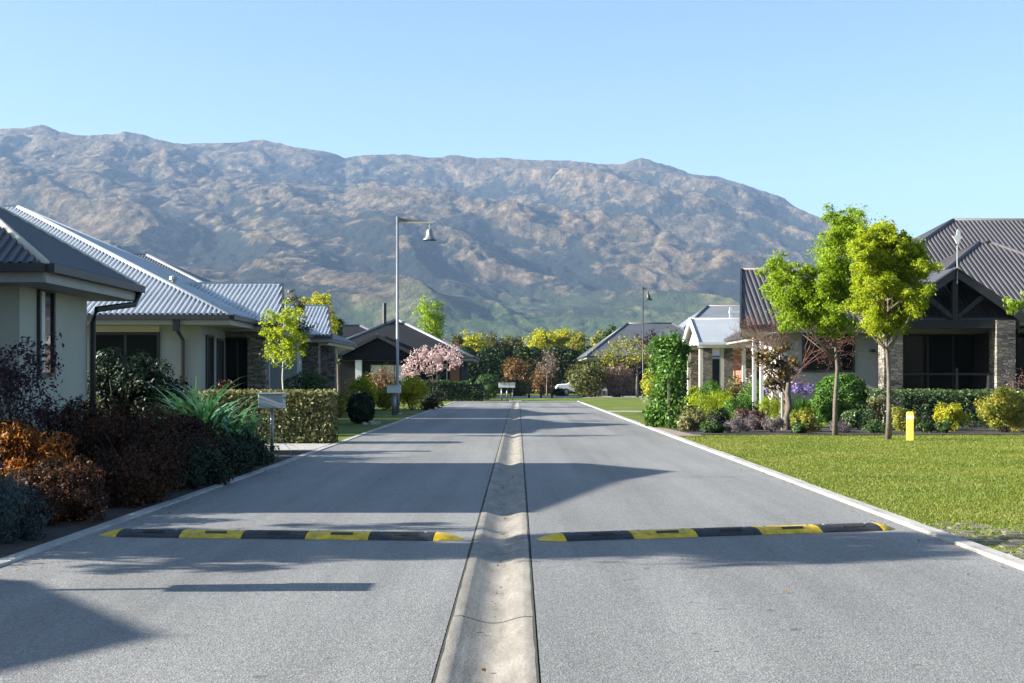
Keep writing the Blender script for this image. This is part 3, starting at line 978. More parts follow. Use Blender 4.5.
def window(parent, c, w, h, axis, face, mull=1, trans=0, frame='frame_dark', fw=0.06, name='window', pane='glass'):
    """axis 'x': lies in a wall facing -y (face=-1); axis 'y': in a wall facing +-x. c: centre on the wall plane"""
    cx, cy, cz = c
    mb, pb = MB(), MB()
    def bx(b, a0, a1, z0, z1, d0, d1):
        lo, hi = min(d0, d1), max(d0, d1)
        if axis == 'x': b.box(cx + a0, cx + a1, cy + lo, cy + hi, cz + z0, cz + z1)
        else: b.box(cx + lo, cx + hi, cy + a0, cy + a1, cz + z0, cz + z1)
    d = 0.05 * face
    bx(mb, -w / 2, w / 2, h / 2 - fw, h / 2, -0.01 * face, d)
    bx(mb, -w / 2, w / 2, -h / 2, -h / 2 + fw, -0.01 * face, d)
    bx(mb, -w / 2, -w / 2 + fw, -h / 2 + fw, h / 2 - fw, -0.01 * face, d)
    bx(mb, w / 2 - fw, w / 2, -h / 2 + fw, h / 2 - fw, -0.01 * face, d)
    for i in range(mull):
        a = -w / 2 + w * (i + 1) / (mull + 1)
        bx(mb, a - fw / 2, a + fw / 2, -h / 2 + fw, h / 2 - fw, -0.01 * face, d * 0.9)
    for i in range(trans):
        a = -h / 2 + h * (i + 1) / (trans + 1)
        bx(mb, -w / 2 + fw, w / 2 - fw, a - fw / 2, a + fw / 2, -0.01 * face, d * 0.8)
    bx(pb, -w / 2 + fw * 0.5, w / 2 - fw * 0.5, -h / 2 + fw * 0.5, h / 2 - fw * 0.5, -0.008 * face, 0.02 * face)
    f = mb.build(name, M[frame], parent)
    pb.build('pane', M[pane], f)
    return f

# ------------------------------------------------------------------ left house in front
h1 = thing('house', 'nearest pale rendered house on the left with short dark hipped eave and black downpipe', 'house', (-7.5, 18, 0))
mb = MB(); mb.box(-19, -6.6, 16.95, 19.6, 0, 2.70); mb.box(-22, -7.9, 13.6, 16.95, 0, 2.70)
mb.build('wall', M['render_pale'], h1)
roof_on(h1, -17, -6.05, 16.4, 20.4, 2.88, R(33), 'x', ('gable', 'hip'), 'roof_dark', cap='cream', P=0.13, capr=0.055)
# taller wing reaching out of the picture
mb = MB()
A_, B_, C_, D_, E_ = (-7.1, 12.7, 2.95), (-13.2, 18.6, 6.2), (-14.2, 21.4, 3.6), (-24, 12.7, 2.95), (-24, 18.6, 6.2)
slope(mb, [D_, A_, B_, E_]); mb.poly([A_, (-14.2, 16.42, 2.95), C_, B_]); mb.poly([B_, C_, (-24, 21.4, 3.6), E_])
mb.build('roof', M['roof_dark'], h1)
w1 = window(h1, (-6.6, 17.85, 2.05), 0.60, 1.24, 'y', 1, 0)
mb = MB(); mb.box(-6.585, -6.575, 17.60, 17.80, 1.48, 2.62); mb.build('curtain', M['curtain'], w1)
mb = MB()
mb.tube([(-6.02, 20.35, 2.76), (-6.07, 20.25, 2.58), (-6.48, 19.68, 2.47), (-6.52, 19.62, 2.27), (-6.52, 19.62, 0)], 0.048, 10)
mb.build('downpipe', M['iron'], h1, True)
# aerial on the house, outside the picture
ae = thing('aerial', 'thin television aerial on the roof of the nearest left house', 'aerial', (-12.4, 17.0, 5.1))
mb = MB(); mb.tube([(-12.4, 17.0, 4.9), (-12.4, 17.0, 7.3)], 0.022, 6); mb.build('mast', M['galv'], ae)
mb = MB(); mb.tube([(-12.9, 17.0, 7.1), (-11.9, 17.0, 7.1)], 0.015, 6)
for k in range(6): mb.tube([(-12.85 + k * 0.18, 16.7, 7.1), (-12.85 + k * 0.18, 17.3, 7.1)], 0.008, 5)
mb.build('antenna', M['galv'], ae)

# second house
h2 = thing('house', 'blue grey house behind the first with broad bright corrugated roof and glazed porch', 'house', (-8.1, 33, 0))
mb = MB(); mb.box(-24, -8.1, 32.7, 35.4, 0, 2.85); mb.box(-24, -8.55, 35.4, 43.4, 0, 2.85)
mb.build('wall', M['render_grey'], h2)
roof_on(h2, -30, -7.2, 32.0, 43.9, 3.0, R(23.8), 'x', ('gable', 'hip'), 'roof_silver', P=0.14, endrun=8.7, back=8.7, hgt=0.055, capr=0.09)
roof_on(h2, -15.5, -6.45, 35.0, 41.6, 2.95, R(21), 'x', ('gable', 0.58), 'roof_silver', P=0.14, hgt=0.05, capr=0.09)
window(h2, (-10.02, 32.7, 1.72), 1.75, 1.75, 'x', -1, 1, fw=0.07)
mb = MB(); mb.box(-10.9, -9.15, 32.66, 32.70, 2.60, 2.78); mb.build('window_head', M['cream'], h2)
window(h2, (-8.1, 33.55, 1.6), 0.75, 1.9, 'y', 1, 0)
window(h2, (-8.1, 34.75, 1.3), 0.75, 2.4, 'y', 1, 0)
MB().box(-8.54, -7.2, 37.0, 37.2, 0, 2.7).build('porch_wall', M['render_grey'], h2)
window(h2, (-8.1, 37.0, 1.35), 0.75, 2.5, 'x', -1, 1, name='glass_door')
mb = MB(); mb.box(-7.47, -6.98, 35.35, 35.85, 0, 2.70); mb.build('column', M['schist'], h2)
mb = MB(); mb.box(-8.54, -7.0, 40.6, 41.2, 0, 2.70); mb.build('porch_wall', M['render_grey'], h2)
mb = MB(); mb.box(-8.62, -8.46, 31.95, 32.02, 2.6, 2.95); mb.tube([(-8.54, 32.0, 2.65), (-8.54, 32.62, 2.4), (-8.54, 32.64, 0)], 0.045, 8); mb.build('downpipe', M['gutter'], h2)
mb = MB(); mb.tube([(-9.2, 34.2, 3.8), (-9.2, 34.2, 4.05)], 0.06, 10); mb.lathe((-9.2, 34.2, 4.05), [(0.0, 0.14), (0.11, 0.08), (0.12, 0.0), (0.06, 0.0)], 10); mb.build('flue', M['galv'], h2)

# third roof behind
h3 = thing('house', 'grey house with tall hipped roof and stone porch pillar behind the blue grey house', 'house', (-8.5, 46, 0))
mb = MB(); mb.box(-26, -8.5, 45.0, 56, 0, 2.85); mb.build('wall', M['render_grey'], h3)
roof_on(h3, -32, -7.6, 44.6, 59.6, 3.0, R(24.5), 'x', ('gable', 'hip'), 'roof_mid', P=0.14, hgt=0.05, capr=0.09)
roof_on(h3, -15, -6.9, 47.4, 53.6, 3.02, R(21.5), 'x', ('gable', 0.6), 'roof_silver', P=0.14, hgt=0.05, capr=0.09)
for yy in (48.0, 52.4):
    mb = MB(); mb.box(-8.1, -7.5, yy, yy + 0.6, 0, 2.76); mb.build('column', M['schist'], h3)
window(h3, (-9.2, 45.0, 1.4), 0.9, 2.2, 'x', -1, 0)
mb = MB(); mb.box(-10.3, -9.2, 58.0, 59.0, 0, 1.05)
# dark far left house
h4 = thing('house', 'dark roofed house with black front gable behind the street lamp on the left', 'house', (-11, 97, 0))
mb = MB(); mb.box(-30, -4.2, 94.2, 108, 0, 2.85); mb.box(-12.9, -7.1, 91.8, 94.2, 0, 2.9); mb.build('wall', M['render_dark'], h4)
roof_on(h4, -36, -6.8, 100, 112.6, 2.98, R(24.2), 'x', ('gable', 'hip'), 'roof_black', P=0.3, flat=True, capr=0.12, cap='roof_dark')
roof_on(h4, -15.5, -3.2, 92.6, 105.2, 2.98, R(26), 'y', ('hip', 'hip'), 'roof_black', P=0.3, flat=True, endrun=6.0, capr=0.12, cap='roof_mid')
roof_on(h4, -13.1, -6.9, 91.0, 99, 2.95, R(27), 'y', ('gable', 'gable'), 'roof_black', P=0.3, flat=True, capr=0.10, cap='roof_dark')
mb = MB(); mb.add([(-12.8, 91.75, 2.9), (-7.2, 91.75, 2.9), (-10, 91.75, 4.25), (-12.8, 91.9, 2.9), (-7.2, 91.9, 2.9), (-10, 91.9, 4.25)], [(0, 1, 2), (5, 4, 3), (0, 3, 4, 1), (1, 4, 5, 2), (2, 5, 3, 0)]); mb.build('gable', M['render_dark'], h4)
window(h4, (-9.3, 91.8, 1.7), 2.6, 1.5, 'x', -1, 2, pane='curtain')
mb = MB(); mb.box(-11.6, -11.15, 91.2, 91.6, 0, 2.75); mb.build('column', M['white'], h4)
window(h4, (-5.6, 94.2, 1.5), 0.8, 2.0, 'x', -1, 0, frame='white')
mb = MB(); mb.box(-5.0, -4.3, 94.1, 94.19, 0.2, 2.6); mb.build('wall_panel', M['terracotta'], h4)
mb = MB(); mb.box(-14.6, -13.7, 94.1, 94.19, 0.1, 2.2); mb.build('door', M['timber'], h4)
mb = MB(); mb.tube([(-10.2, 97.8, 4.5), (-10.2, 97.8, 7.2)], 0.16, 8); mb.build('flue', M['iron'], h4)
# house outside the picture, nearer than the camera's view
h0 = thing('house', 'pale house standing left of the camera outside the picture', 'house', (-14, 5, 0))
mb = MB(); mb.box(-22, -11.7, 4.5, 7.5, 0, 2.8); mb.build('wall', M['render_pale'], h0)
roof_on(h0, -22, -10.85, 4.0, 8.2, 3.0, R(34), 'x', ('gable', 'hip'), 'roof_dark', P=0.3)

# ------------------------------------------------------------------ right houses
hr = thing('house', 'large charcoal roofed house on the right with stone pillars and dark timber entrance gable', 'house', (12, 44, 0))
mb = MB(); mb.box(8.75, 12.0, 42.7, 45.6, 0, 3.0); mb.build('wall', M['render_warm'], hr)
mb = MB(); mb.box(12.003, 30, 43.5, 56, 0, 3.0); mb.build('wall', M['render_dark'], hr)
roof_on(hr, 7.3, 16.5, 42.0, 49.4, 3.17, R(30), 'x', (0.66, 'gable'), 'roof_brown', P=0.17, capr=0.08)
roof_on(hr, 9.3, 34, 42.05, 57.2, 3.18, R(30), 'x', ('hip', 'hip'), 'roof_brown', P=0.17, capr=0.08, cap='roof_dark')
# entrance hip in front
roof_on(hr, 11.6, 21.4, 40.2, 50.2, 3.32, R(30), 'x', ('hip', 'hip'), 'roof_brown', P=0.17, capr=0.08, endrun=4.7, soff='soffit_dark')
# dark timber gable truss
GX, GY, GH, GZ = 13.62, 39.8, 2.15, 3.30
rise = 1.42
gb = MB(); gparts = []
for s in (-1, 1):
    e = (GX + s * GH, GY, GZ - 0.02)
    gparts.append((Vector(e), Vector((GX, GY, GZ + rise))))
    slp = [(GX + s * (GH + 0.05), GY - 0.1, GZ + 0.08), (GX + s * (GH + 0.05), GY + 2.4, GZ + 0.08), (GX, GY + 2.4, GZ + rise + 0.13), (GX, GY - 0.1, GZ + rise + 0.13)]
    slope(gb, slp, 0.17)
gr = gb.build('gable_roof', M['roof_dark'], hr)
for p_, q_ in gparts: MB().bar(p_, q_, 0.07, 0.26).build('barge_board', M['gutter'], gr)
tm = MB()
tm.box(GX - 2.0, GX + 2.0, GY + 0.05, GY + 0.22, GZ - 0.32, GZ - 0.06)
tm.box(GX - 0.08, GX + 0.08, GY + 0.06, GY + 0.2, GZ - 0.06, GZ + rise - 0.12)
for s in (-1, 1):
    tm.bar((GX + s * 0.08, GY + 0.13, GZ + 0.02), (GX + s * 0.85, GY + 0.13, GZ + 0.66), 0.11, 0.14)
tm.build('truss', M['timber_dark'], hr)
for xx in (11.65, 15.15):
    mb = MB(); mb.box(xx - 0.28, xx + 0.30, 39.75, 40.4, 0, GZ - 0.07); mb.build('column', M['schist'], hr)
mb = MB(); mb.box(15.45, 15.75, 40.3, 43.4, 0, 3.0); mb.build('wall_return', M['render_dark'], hr)
window(hr, (14.35, 43.5, 1.5), 4.3, 2.9, 'x', -1, 4, trans=0, name='glazed_door')
mb = MB(); mb.tube([(12.0, 40.1, 1.55), (14.9, 40.1, 1.55)], 0.035, 8)
mb.tube([(13.75, 40.1, 0), (13.75, 40.1, 1.75)], 0.04, 8); mb.build('rail', M['iron'], hr)
window(hr, (10.35, 42.7, 2.28), 1.75, 1.30, 'x', -1, 1, fw=0.07)
mb = MB(); mb.lathe((11.8, 42.6, 2.35), [(0.0, 0.06), (0.10, 0.04), (0.11, -0.04), (0.0, -0.06)], 12); mb.build('wall_lamp', M['iron'], hr)
window(hr, (18.3, 43.5, 1.6), 3.0, 2.4, 'x', -1, 2)
for x_, y_ in ((7.80, 42.5), (8.12, 42.9)): MB().box(x_, x_ + 0.12, y_, y_ + 0.12, 0, 2.92).build('porch_post', M['white'], hr)
# weather vane
wv = thing('weather_vane', 'white weather vane on a thin mast above the dark entrance gable', 'weather vane', (GX, GY + 0.05, GZ + 1.2))
mb = MB(); mb.tube([(GX + 0.02, GY - 0.06, GZ + rise - 0.35), (GX + 0.02, GY - 0.06, GZ + 2.25)], 0.018, 6); mb.build('mast', M['galv'], wv)
mb = MB(); zt = GZ + 2.25
sil = [(-0.17, 0.30), (-0.09, 0.20), (-0.03, 0.05), (0.04, 0.02), (0.08, 0.17), (0.17, 0.24), (0.10, 0.30), (0.09, 0.42), (0.02, 0.50), (-0.03, 0.42), (-0.02, 0.33), (-0.09, 0.28)]
nv = len(sil)
mb.add([(GX + 0.02 + p, GY - 0.08, zt + q) for p, q in sil] + [(GX + 0.02 + p, GY - 0.05, zt + q) for p, q in sil],
       [tuple(range(nv)), tuple(reversed(range(nv, 2 * nv)))] + [(i, i + nv, (i + 1) % nv + nv, (i + 1) % nv) for i in range(nv)])
mb.build('vane', M['white'], wv)

# portico house
hp = thing('house', 'pale gabled portico house on stone columns behind the climber', 'house', (9, 60, 0))
mb = MB(); mb.box(10.6, 20, 58.6, 66, 0, 2.9); mb.build('wall', M['terracotta'], hp)
roof_on(hp, 8.1, 14.5, 57.6, 63.3, 3.05, R(22.5), 'x', ('gable', 'gable'), 'roof_pale', gut='white', fasc='white', P=0.25, hgt=0.01, flat=True, capr=0.06)
mb = MB(); mb.add([(8.35, 58.0, 3.0), (8.35, 62.9, 3.0), (8.35, 60.45, 4.0), (8.45, 58.0, 3.0), (8.45, 62.9, 3.0), (8.45, 60.45, 4.0)], [(2, 1, 0), (3, 4, 5), (0, 1, 4, 3), (1, 2, 5, 4), (2, 0, 3, 5)]); mb.build('gable', M['cream'], hp)
for xx, yy in ((8.4, 58.1), (8.4, 62.2), (9.35, 58.1), (10.35, 58.1)):
    k = 0.42 if yy < 60 else 0.4
    mb = MB(); mb.box(xx, xx + k, yy, yy + k, 0, 2.80); c_ = mb.build('column', M['schist'] , hp)
    mb = MB(); mb.box(xx - 0.14, xx - 0.003, yy + 0.02, yy + k - 0.02, 0, 2.8); mb.build('pilaster', M['cream'], c_)
for xx in (10.2, 11.2, 11.9):
    mb = MB(); mb.box(xx - 0.07, xx + 0.07, 57.75, 57.89, 0, 2.8); mb.build('porch_post', M['white'], hp)
roof_on(hp, 10.6, 13.2, 56.0, 58.6, 2.78, R(24), 'y', ('gable', 'gable'), 'roof_pale', gut='white', fasc='white', P=0.25, hgt=0.01, flat=True, capr=0.05)
mb = MB(); mb.add([(10.8, 56.1, 2.76), (13.0, 56.1, 2.76), (11.9, 56.1, 3.2), (10.8, 56.2, 2.76), (13.0, 56.2, 2.76), (11.9, 56.2, 3.2)], [(0, 1, 2), (5, 4, 3), (0, 3, 4, 1), (1, 4, 5, 2), (2, 5, 3, 0)]); mb.build('pediment', M['white'], hp)
window(hp, (12.2, 58.6, 1.5), 1.2, 1.6, 'x', -1, 1, frame='white')
hq = thing('house', 'grey hipped roof house far back on the right behind the yellow leaved tree', 'house', (14, 110, 0))
mb = MB(); mb.box(7.5, 40, 106, 122, 0, 3.05); mb.build('wall', M['render_dark'], hq)
roof_on(hq, 5.6, 17.5, 104.5, 119.5, 3.3, R(21.5), 'x', ('hip', 'hip'), 'roof_dark', P=0.3, capr=0.10, endrun=4.0, flat=True)
roof_on(hq, 12.6, 44, 112, 132, 4.0, R(23.5), 'x', ('hip', 'hip'), 'roof_mid', P=0.3, capr=0.12, endrun=5.5, flat=True, cap='roof_dark')
mb = MB()
for xx in (18.6, 19.7): mb.box(xx, xx + 0.22, 112.5, 112.7, 4.0, 7.7)
mb.box(18.55, 19.97, 112.48, 112.72, 7.2, 7.4); mb.build('chimney_frame', M['white'], hq)

# low white wall
gw = MB(); gw.box(X(309, 58), X(335, 58), 58, 58.3, 0, Z(385, 58))
tag(gw.build('garden_wall', M['white'], bevel=0.02), 'low white garden wall behind the clipped hedge', 'wall')

# ------------------------------------------------------------------ street lamps
def lamp(x, y, label, face=1, pm='galv', k=1.0):
    root = thing('street_lamp', label, 'street lamp', (x, y, 0), 'bell shaded street lamps')
    top = 7.75
    mb = MB(); mb.tube([(x, y, 0), (x, y, 1.2), (x, y, 1.25), (x, y, top)], [0.08 * k, 0.08 * k, 0.058 * k, 0.050 * k], 14); mb.build('pole', M[pm], root, True)
    mb = MB(); mb.lathe((x, y, 0), [(0.0, 0.02), (0.17, 0.02), (0.17, 0.05), (0.10, 0.07)], 14); mb.build('base_plate', M['galv'], root)
    mb = MB()
    mb.bar((x + face * 0.06, y, top - 0.24), (x + face * 1.38, y, top - 0.24), 0.045, 0.06)
    mb.build('arm', M['cream'], root)
    mb = MB()
    f = face
    vs = [(x + f * 0.06, y - 0.012, top - 0.05), (x + f * 0.06, y - 0.012, top - 0.205), (x + f * 1.1, y - 0.012, top - 0.205), (x + f * 0.06, y + 0.012, top - 0.05), (x + f * 0.06, y + 0.012, top - 0.205), (x + f * 1.1, y + 0.012, top - 0.205)]
    mb.add(vs, [(0, 1, 2), (5, 4, 3), (0, 3, 4, 1), (1, 4, 5, 2), (2, 5, 3, 0)])
    mb.build('bracket', M['timber'], root)
    bx_, bz = x + face * 1.26, top - 0.27
    mb = MB(); mb.lathe((bx_, y, bz), [(0.0, 0.0), (0.03, 0.0), (0.03, -0.22), (0.10, -0.24), (0.12, -0.32), (0.135, -0.46), (0.19, -0.56), (0.27, -0.63), (0.275, -0.66), (0.24, -0.645), (0.12, -0.5)], 22)
    sh = mb.build('lamp_shade', M[pm], root, True)
    mb = MB(); mb.lathe((bx_, y, bz), [(0.0, -0.68), (0.06, -0.66), (0.09, -0.58), (0.06, -0.5)], 14); mb.build('bulb', M['reflector'], sh, True)
    return root
lamp(X(397.5, 50), 50, 'tall bell shaded street lamp on a grey pole left of the road')
lamp(X(643, 88), 88, 'distant bell shaded street lamp above the grey hipped roof on the right', 0.3, 'iron', 0.7)

# ------------------------------------------------------------------ mailboxes
def mailbox(x, y, w, h, ztop, label, d=0.3, group=None, mat='box_grey', pr=0.035, name='mailbox'):
    root = thing(name, label, 'mailbox', (x, y, 0), group)
    mb = MB(); mb.box(x - w / 2, x + w / 2, y - d / 2, y + d / 2, ztop - h, ztop); mb.build('box', M[mat], root, bevel=0.012)
    mb = MB(); mb.box(x - w / 2 - 0.02, x + w / 2 + 0.02, y - d / 2 - 0.03, y + d / 2 + 0.02, ztop + 0.002, ztop + 0.022); mb.build('lid', M[mat], root)
    mb = MB(); mb.box(x + w / 2 + 0.001, x + w / 2 + 0.006, y - d * 0.36, y + d * 0.36, ztop - h * 0.34, ztop - h * 0.20); mb.build('slot', M['iron'], root)
    mb = MB(); mb.tube([(x, y, 0), (x, y, ztop - h)], pr, 10); mb.build('post', M['galv'], root, True)
    return root
mailbox(X(272, 24.3), 24.3, 0.47, 0.27, Z(394, 24.3), 'blue grey mailbox on a post before the clipped hedge')
mailbox(X(394, 49), 49, 0.52, 0.27, Z(386, 49), 'white mailbox on a thick grey post at the street lamp foot', mat='white', pr=0.085)
mailbox(-4.10, 8.30, 0.50, 0.32, 1.16, 'grey mailbox outside the picture beside the left kerb', d=0.28)
for i, (px, nm) in enumerate(((501.5, 'leftmost'), (507, 'middle'), (512.5, 'rightmost'))):
    mailbox(X(px, 83), 83, 0.34, 0.30, Z(383, 83), '%s of three white mailboxes at the far road end' % nm, group='white mailboxes at the road end', mat='white', pr=0.04)

# ------------------------------------------------------------------ bollard, posts
bo = thing('bollard', 'short yellow and white bollard on the right lawn', 'bollard', (X(910, 28.9), 28.9, 0))
bx_, by_ = X(910, 28.9), 28.9
mb = MB(); mb.tube([(bx_, by_, -0.02), (bx_, by_, 0.63), (bx_, by_, 0.66)], [0.115, 0.115, 0.09], 4); mb.build('post', M['yellow_paint'], bo, bevel=0.008)
mb = MB(); mb.tube([(bx_, by_, 0.50), (bx_, by_, 0.58)], [0.119, 0.119], 4, caps=False); mb.build('reflector', M['reflector'], bo)
for i, px in enumerate((529, 541, 552)):
    x_ = X(px, 93.4)
    p = MB(); p.tube([(x_, 93.4, 0), (x_, 93.4, 0.95)], 0.075, 8)
    tag(p.build('marker_post', M['timber_dark'], smooth=True, offset=(x_, 93.4, 0)), ['dark timber post nearest the white mailboxes', 'middle dark timber post before the pale crossing road', 'dark timber post nearest the white car'][i], 'post', 'dark posts along the crossing road')

# ------------------------------------------------------------------ speed humps
def hump(label, p0, p1, segs):
    """a row of bolted rubber modules from p0 to p1; segs: (kind, length)"""
    p0, p1 = Vector((p0[0], p0[1], 0)), Vector((p1[0], p1[1], 0))
    t = (p1 - p0).normalized()
    n = Vector((-t.y, t.x, 0))
    root = thing('speed_hump', label, 'speed hump', tuple(p0), 'striped rubber speed humps')
    tot = sum(s[1] for s in segs)
    k = (p1 - p0).length / tot
    a = 0.0
    Wd, Ht, zb = 0.34, 0.052, 0.0215
    prof = [(-0.5, 0.0), (-0.44, 0.30), (-0.30, 0.72), (-0.14, 0.97), (0.0, 1.0), (0.14, 0.97), (0.30, 0.72), (0.44, 0.30), (0.5, 0.0)]
    for i, (kind, ln) in enumerate(segs):
        ln *= k
        mb = MB()
        g = 0.004
        tip = kind == 'tip'
        first = i == 0
        st = 9
        vs, fs = [], []
        for j in range(st):
            q = j / (st - 1)
            s = a + g + (ln - 2 * g) * q
            sc = 1.0
            if tip:
                e = q if first else 1 - q
                sc = max(0.03, math.sin(e * math.pi / 2))
            for (u, h) in prof:
                wv = u * Wd * (0.35 + 0.65 * sc if tip else 1)
                p = p0 + t * s + n * wv
                vs.append((p.x, p.y, zb + Ht * h * (sc if tip else 1)))
        m_ = len(prof)
        for j in range(st - 1):
            for u in range(m_ - 1):
                fs.append((j * m_ + u, (j + 1) * m_ + u, (j + 1) * m_ + u + 1, j * m_ + u + 1))
            fs.append((j * m_ + m_ - 1, (j + 1) * m_ + m_ - 1, (j + 1) * m_, j * m_))
        fs.append(tuple(range(m_))); fs.append(tuple(reversed([(st - 1) * m_ + u for u in range(m_)])))
        mb.add(vs, fs)
        mat = 'yellow_rubber' if kind in ('y', 'tip') else 'rubber'
        seg = mb.build('end_cap' if tip else 'segment', M[mat], root)
        seg['label'] = ('rounded yellow end cap' if tip else 'yellow segment' if kind == 'y' else 'black segment')
        if not tip:
            # moulded handle slot on the camera-facing slope, and two bolts
            d = MB()
            c = p0 + t * (a + ln * 0.56) - n * Wd * 0.27
            d.bar(c - t * ln * 0.17 + Vector((0, 0, zb + Ht * 0.80)), c + t * ln * 0.17 + Vector((0, 0, zb + Ht * 0.80)), 0.035, 0.010, (0, -0.55, 1))
            d.build('slot', M['iron'] if kind == 'y' else M['grime'], seg)
            for q in (0.16, 0.86):
                c = p0 + t * (a + ln * q)
                MB().lathe((c.x, c.y, zb + Ht), [(0.0, 0.006), (0.016, 0.005), (0.02, -0.004)], 8).build('bolt', M['galv'], seg)
        a += ln
    return root
S_ = [('tip', .2), ('b', .54), ('y', .54), ('b', .54), ('y', .54), ('b', .54), ('tip', .24)]
hump('black and yellow rubber speed hump across the left lane', (X(101, 11.35), 11.35), (X(464, 11.05), 11.05), S_)
hump('black and yellow rubber speed hump across the right lane', (X(537, 10.98), 10.98), (X(893, 11.85), 11.85), [('tip', .2), ('b', .54), ('y', .54), ('b', .54), ('y', .54), ('b', .54), ('tip', .18)])

# ------------------------------------------------------------------ car
def car(x, y, label):
    root = thing('car', label, 'car', (x, y, 0))
    pr = [(-2.1, 0.35), (-2.12, 0.75), (-1.95, 0.95), (-1.15, 1.02), (-0.45, 1.48), (1.0, 1.50), (1.75, 1.05), (2.1, 0.95), (2.12, 0.4)]
    mb = MB()
    def ext(mb, prof, y0, y1):
        n = len(prof)
        vs = [(x + a, y0, b) for a, b in prof] + [(x + a, y1, b) for a, b in prof]
        fs = [tuple(range(n)), tuple(reversed(range(n, 2 * n)))] + [(i, i + n, (i + 1) % n + n, (i + 1) % n) for i in range(n)]
        mb.add(vs, fs)
    ext(mb, pr, y - 0.85, y + 0.85)
    mb.build('body', M['car_paint'], root, bevel=0.06)
    g = MB(); ext(g, [(-1.0, 1.03), (-0.42, 1.41), (0.2, 1.43), (0.2, 1.03)], y - 0.862, y + 0.862); g.build('window', M['glass'], root)
    g = MB(); ext(g, [(0.27, 1.03), (0.27, 1.43), (0.95, 1.43), (1.5, 1.05)], y - 0.862, y + 0.862); g.build('window', M['glass'], root)
    for s in (-1, 1):
        for xx in (-1.3, 1.3):
            w_ = MB()
            vs = []
            for yy in (y + s * 0.70, y + s * 0.88):
                vs += [(x + xx + 0.32 * math.cos(2 * math.pi * k / 18), yy, 0.32 + 0.32 * math.sin(2 * math.pi * k / 18)) for k in range(18)]
            w_.add(vs, [tuple(range(18)), tuple(reversed(range(18, 36)))] + [(k, k + 18, (k + 1) % 18 + 18, (k + 1) % 18) for k in range(18)])
            wh = w_.build('wheel', M['tyre'], root)
            r_ = MB(); r_.lathe((0, 0, 0), [(0.0, 0.0), (0.19, 0.0), (0.2, -0.02)], 16)
            r_.v = [(x + xx + a, y + s * 0.885 + s * c * 0.2, 0.32 + b) for a, b, c in r_.v]
            r_.build('rim', M['galv'], wh)
    return root
car(X(569, 106) + 1.0, 106, 'white car parked beyond the far end of the road')
MB_r = [(X(372, 39.5), 39.4, 0.14), (X(366, 39.5), 39.2, 0.10), (X(377, 39.5), 39.8, 0.11)]
for i, (x_, y_, r_) in enumerate(MB_r):
    rg = np.random.default_rng(40 + i)
    mb = MB(); mb.lathe((0, 0, 0), [(0.0, r_ * 0.8), (r_ * 0.55, r_ * 0.72), (r_, r_ * 0.25), (r_ * 0.95, -0.02)], 9)
    mb.v = [(x_ + a * (1 + 0.2 * rg.normal()), y_ + b * (1 + 0.2 * rg.normal()), max(-0.02, c * (1 + 0.15 * rg.normal()))) for a, b, c in mb.v]
    tag(mb.build('garden_rock', M['rock']), ['largest pale rock beside the dark round bush', 'small pale rock in front of the dark round bush', 'pale rock nearest the road by the dark round bush'][i], 'rock', 'rocks by the round bush')

def ball_bush(name, label, x, y, w, h, mat, n, leaf):
    rng = rngn()
    root = thing(name, label, 'bush', (x, y, 0))
    d = unit(rng.normal(size=(n, 3)))
    k = 1 - 0.16 * rng.random(n) ** 2 + 0.05 * np.sin(d @ np.array([5.0, 7.0, 6.0])) + 0.04 * np.sin(d @ np.array([-9.0, 6.0, 11.0])) + 0.035 * rng.normal(size=n)
    P = np.array([x, y, h * 0.5]) + d * k[:, None] * np.array([w / 2, w / 2, h * 0.52])
    P[:, 2] = np.maximum(P[:, 2], 0.03)
    leaves('foliage', P, jitter_n(rng, d, 0.75, 0.2), leaf, mat, root, 0.5, rng)
    stems('stem', x, y, 0, h * 0.7, w * 0.35, 7, M['bark_dark'], root, rng, 0.012)
    return root

# ------------------------------------------------------------------ left planting
bush('shrub', 'orange red leaved shrub catching sun beside the left kerb', -5.15, 13.2, 1.35, 0.98, L['orange'], 15000, 0.045, dep=1.5, lumps=46, lump_r=0.28, upright=0.8, aspect=0.42, zc=0.45)
bush('shrub', 'low orange leaved shrub at the left picture edge', -5.9, 13.0, 1.2, 1.06, L['orange'], 11000, 0.045, dep=1.4, lumps=40, lump_r=0.28, upright=0.8, aspect=0.42, zc=0.45)
bush('shrub', 'dark red shrub behind the orange shrub on the left', -4.7, 15.6, 1.8, 1.1, L['red'], 13000, 0.05, dep=2.0, lumps=46, lump_r=0.28, upright=0.6, aspect=0.42, zc=0.45)
bush('shrub', 'dark red green shrub hugging the left kerb', -4.28, 14.2, 1.0, 0.72, L['red'], 9000, 0.045, dep=2.2, lumps=40, lump_r=0.28, upright=0.5, aspect=0.42, zc=0.42)
bush('shrub', 'tall dark red shrub against the pale house wall', -6.0, 17.0, 1.9, 1.2, L['red'], 11000, 0.055, dep=2.0, lumps=46, lump_r=0.28, upright=0.6, aspect=0.42, zc=0.45)
bush('shrub', 'burgundy leaved low shrub in front of the flax', -4.65, 18.0, 1.5, 0.85, L['red'], 8000, 0.055, dep=2.2, lumps=40, lump_r=0.3, upright=0.5, zc=0.42)
bush('shrub', 'dark green ground shrub spreading to the kerb below the flax', -4.5, 20.6, 1.4, 0.45, L['dark'], 9000, 0.055, dep=3.2, lumps=46, lump_r=0.28, zc=0.4)
bush('shrub', 'blue grey mounded shrub at the left kerb', -4.42, 10.9, 1.0, 0.50, L['blue_grey'], 9000, 0.038, dep=1.1, lumps=34, lump_r=0.3, aspect=0.3, zc=0.42, upright=0.5)
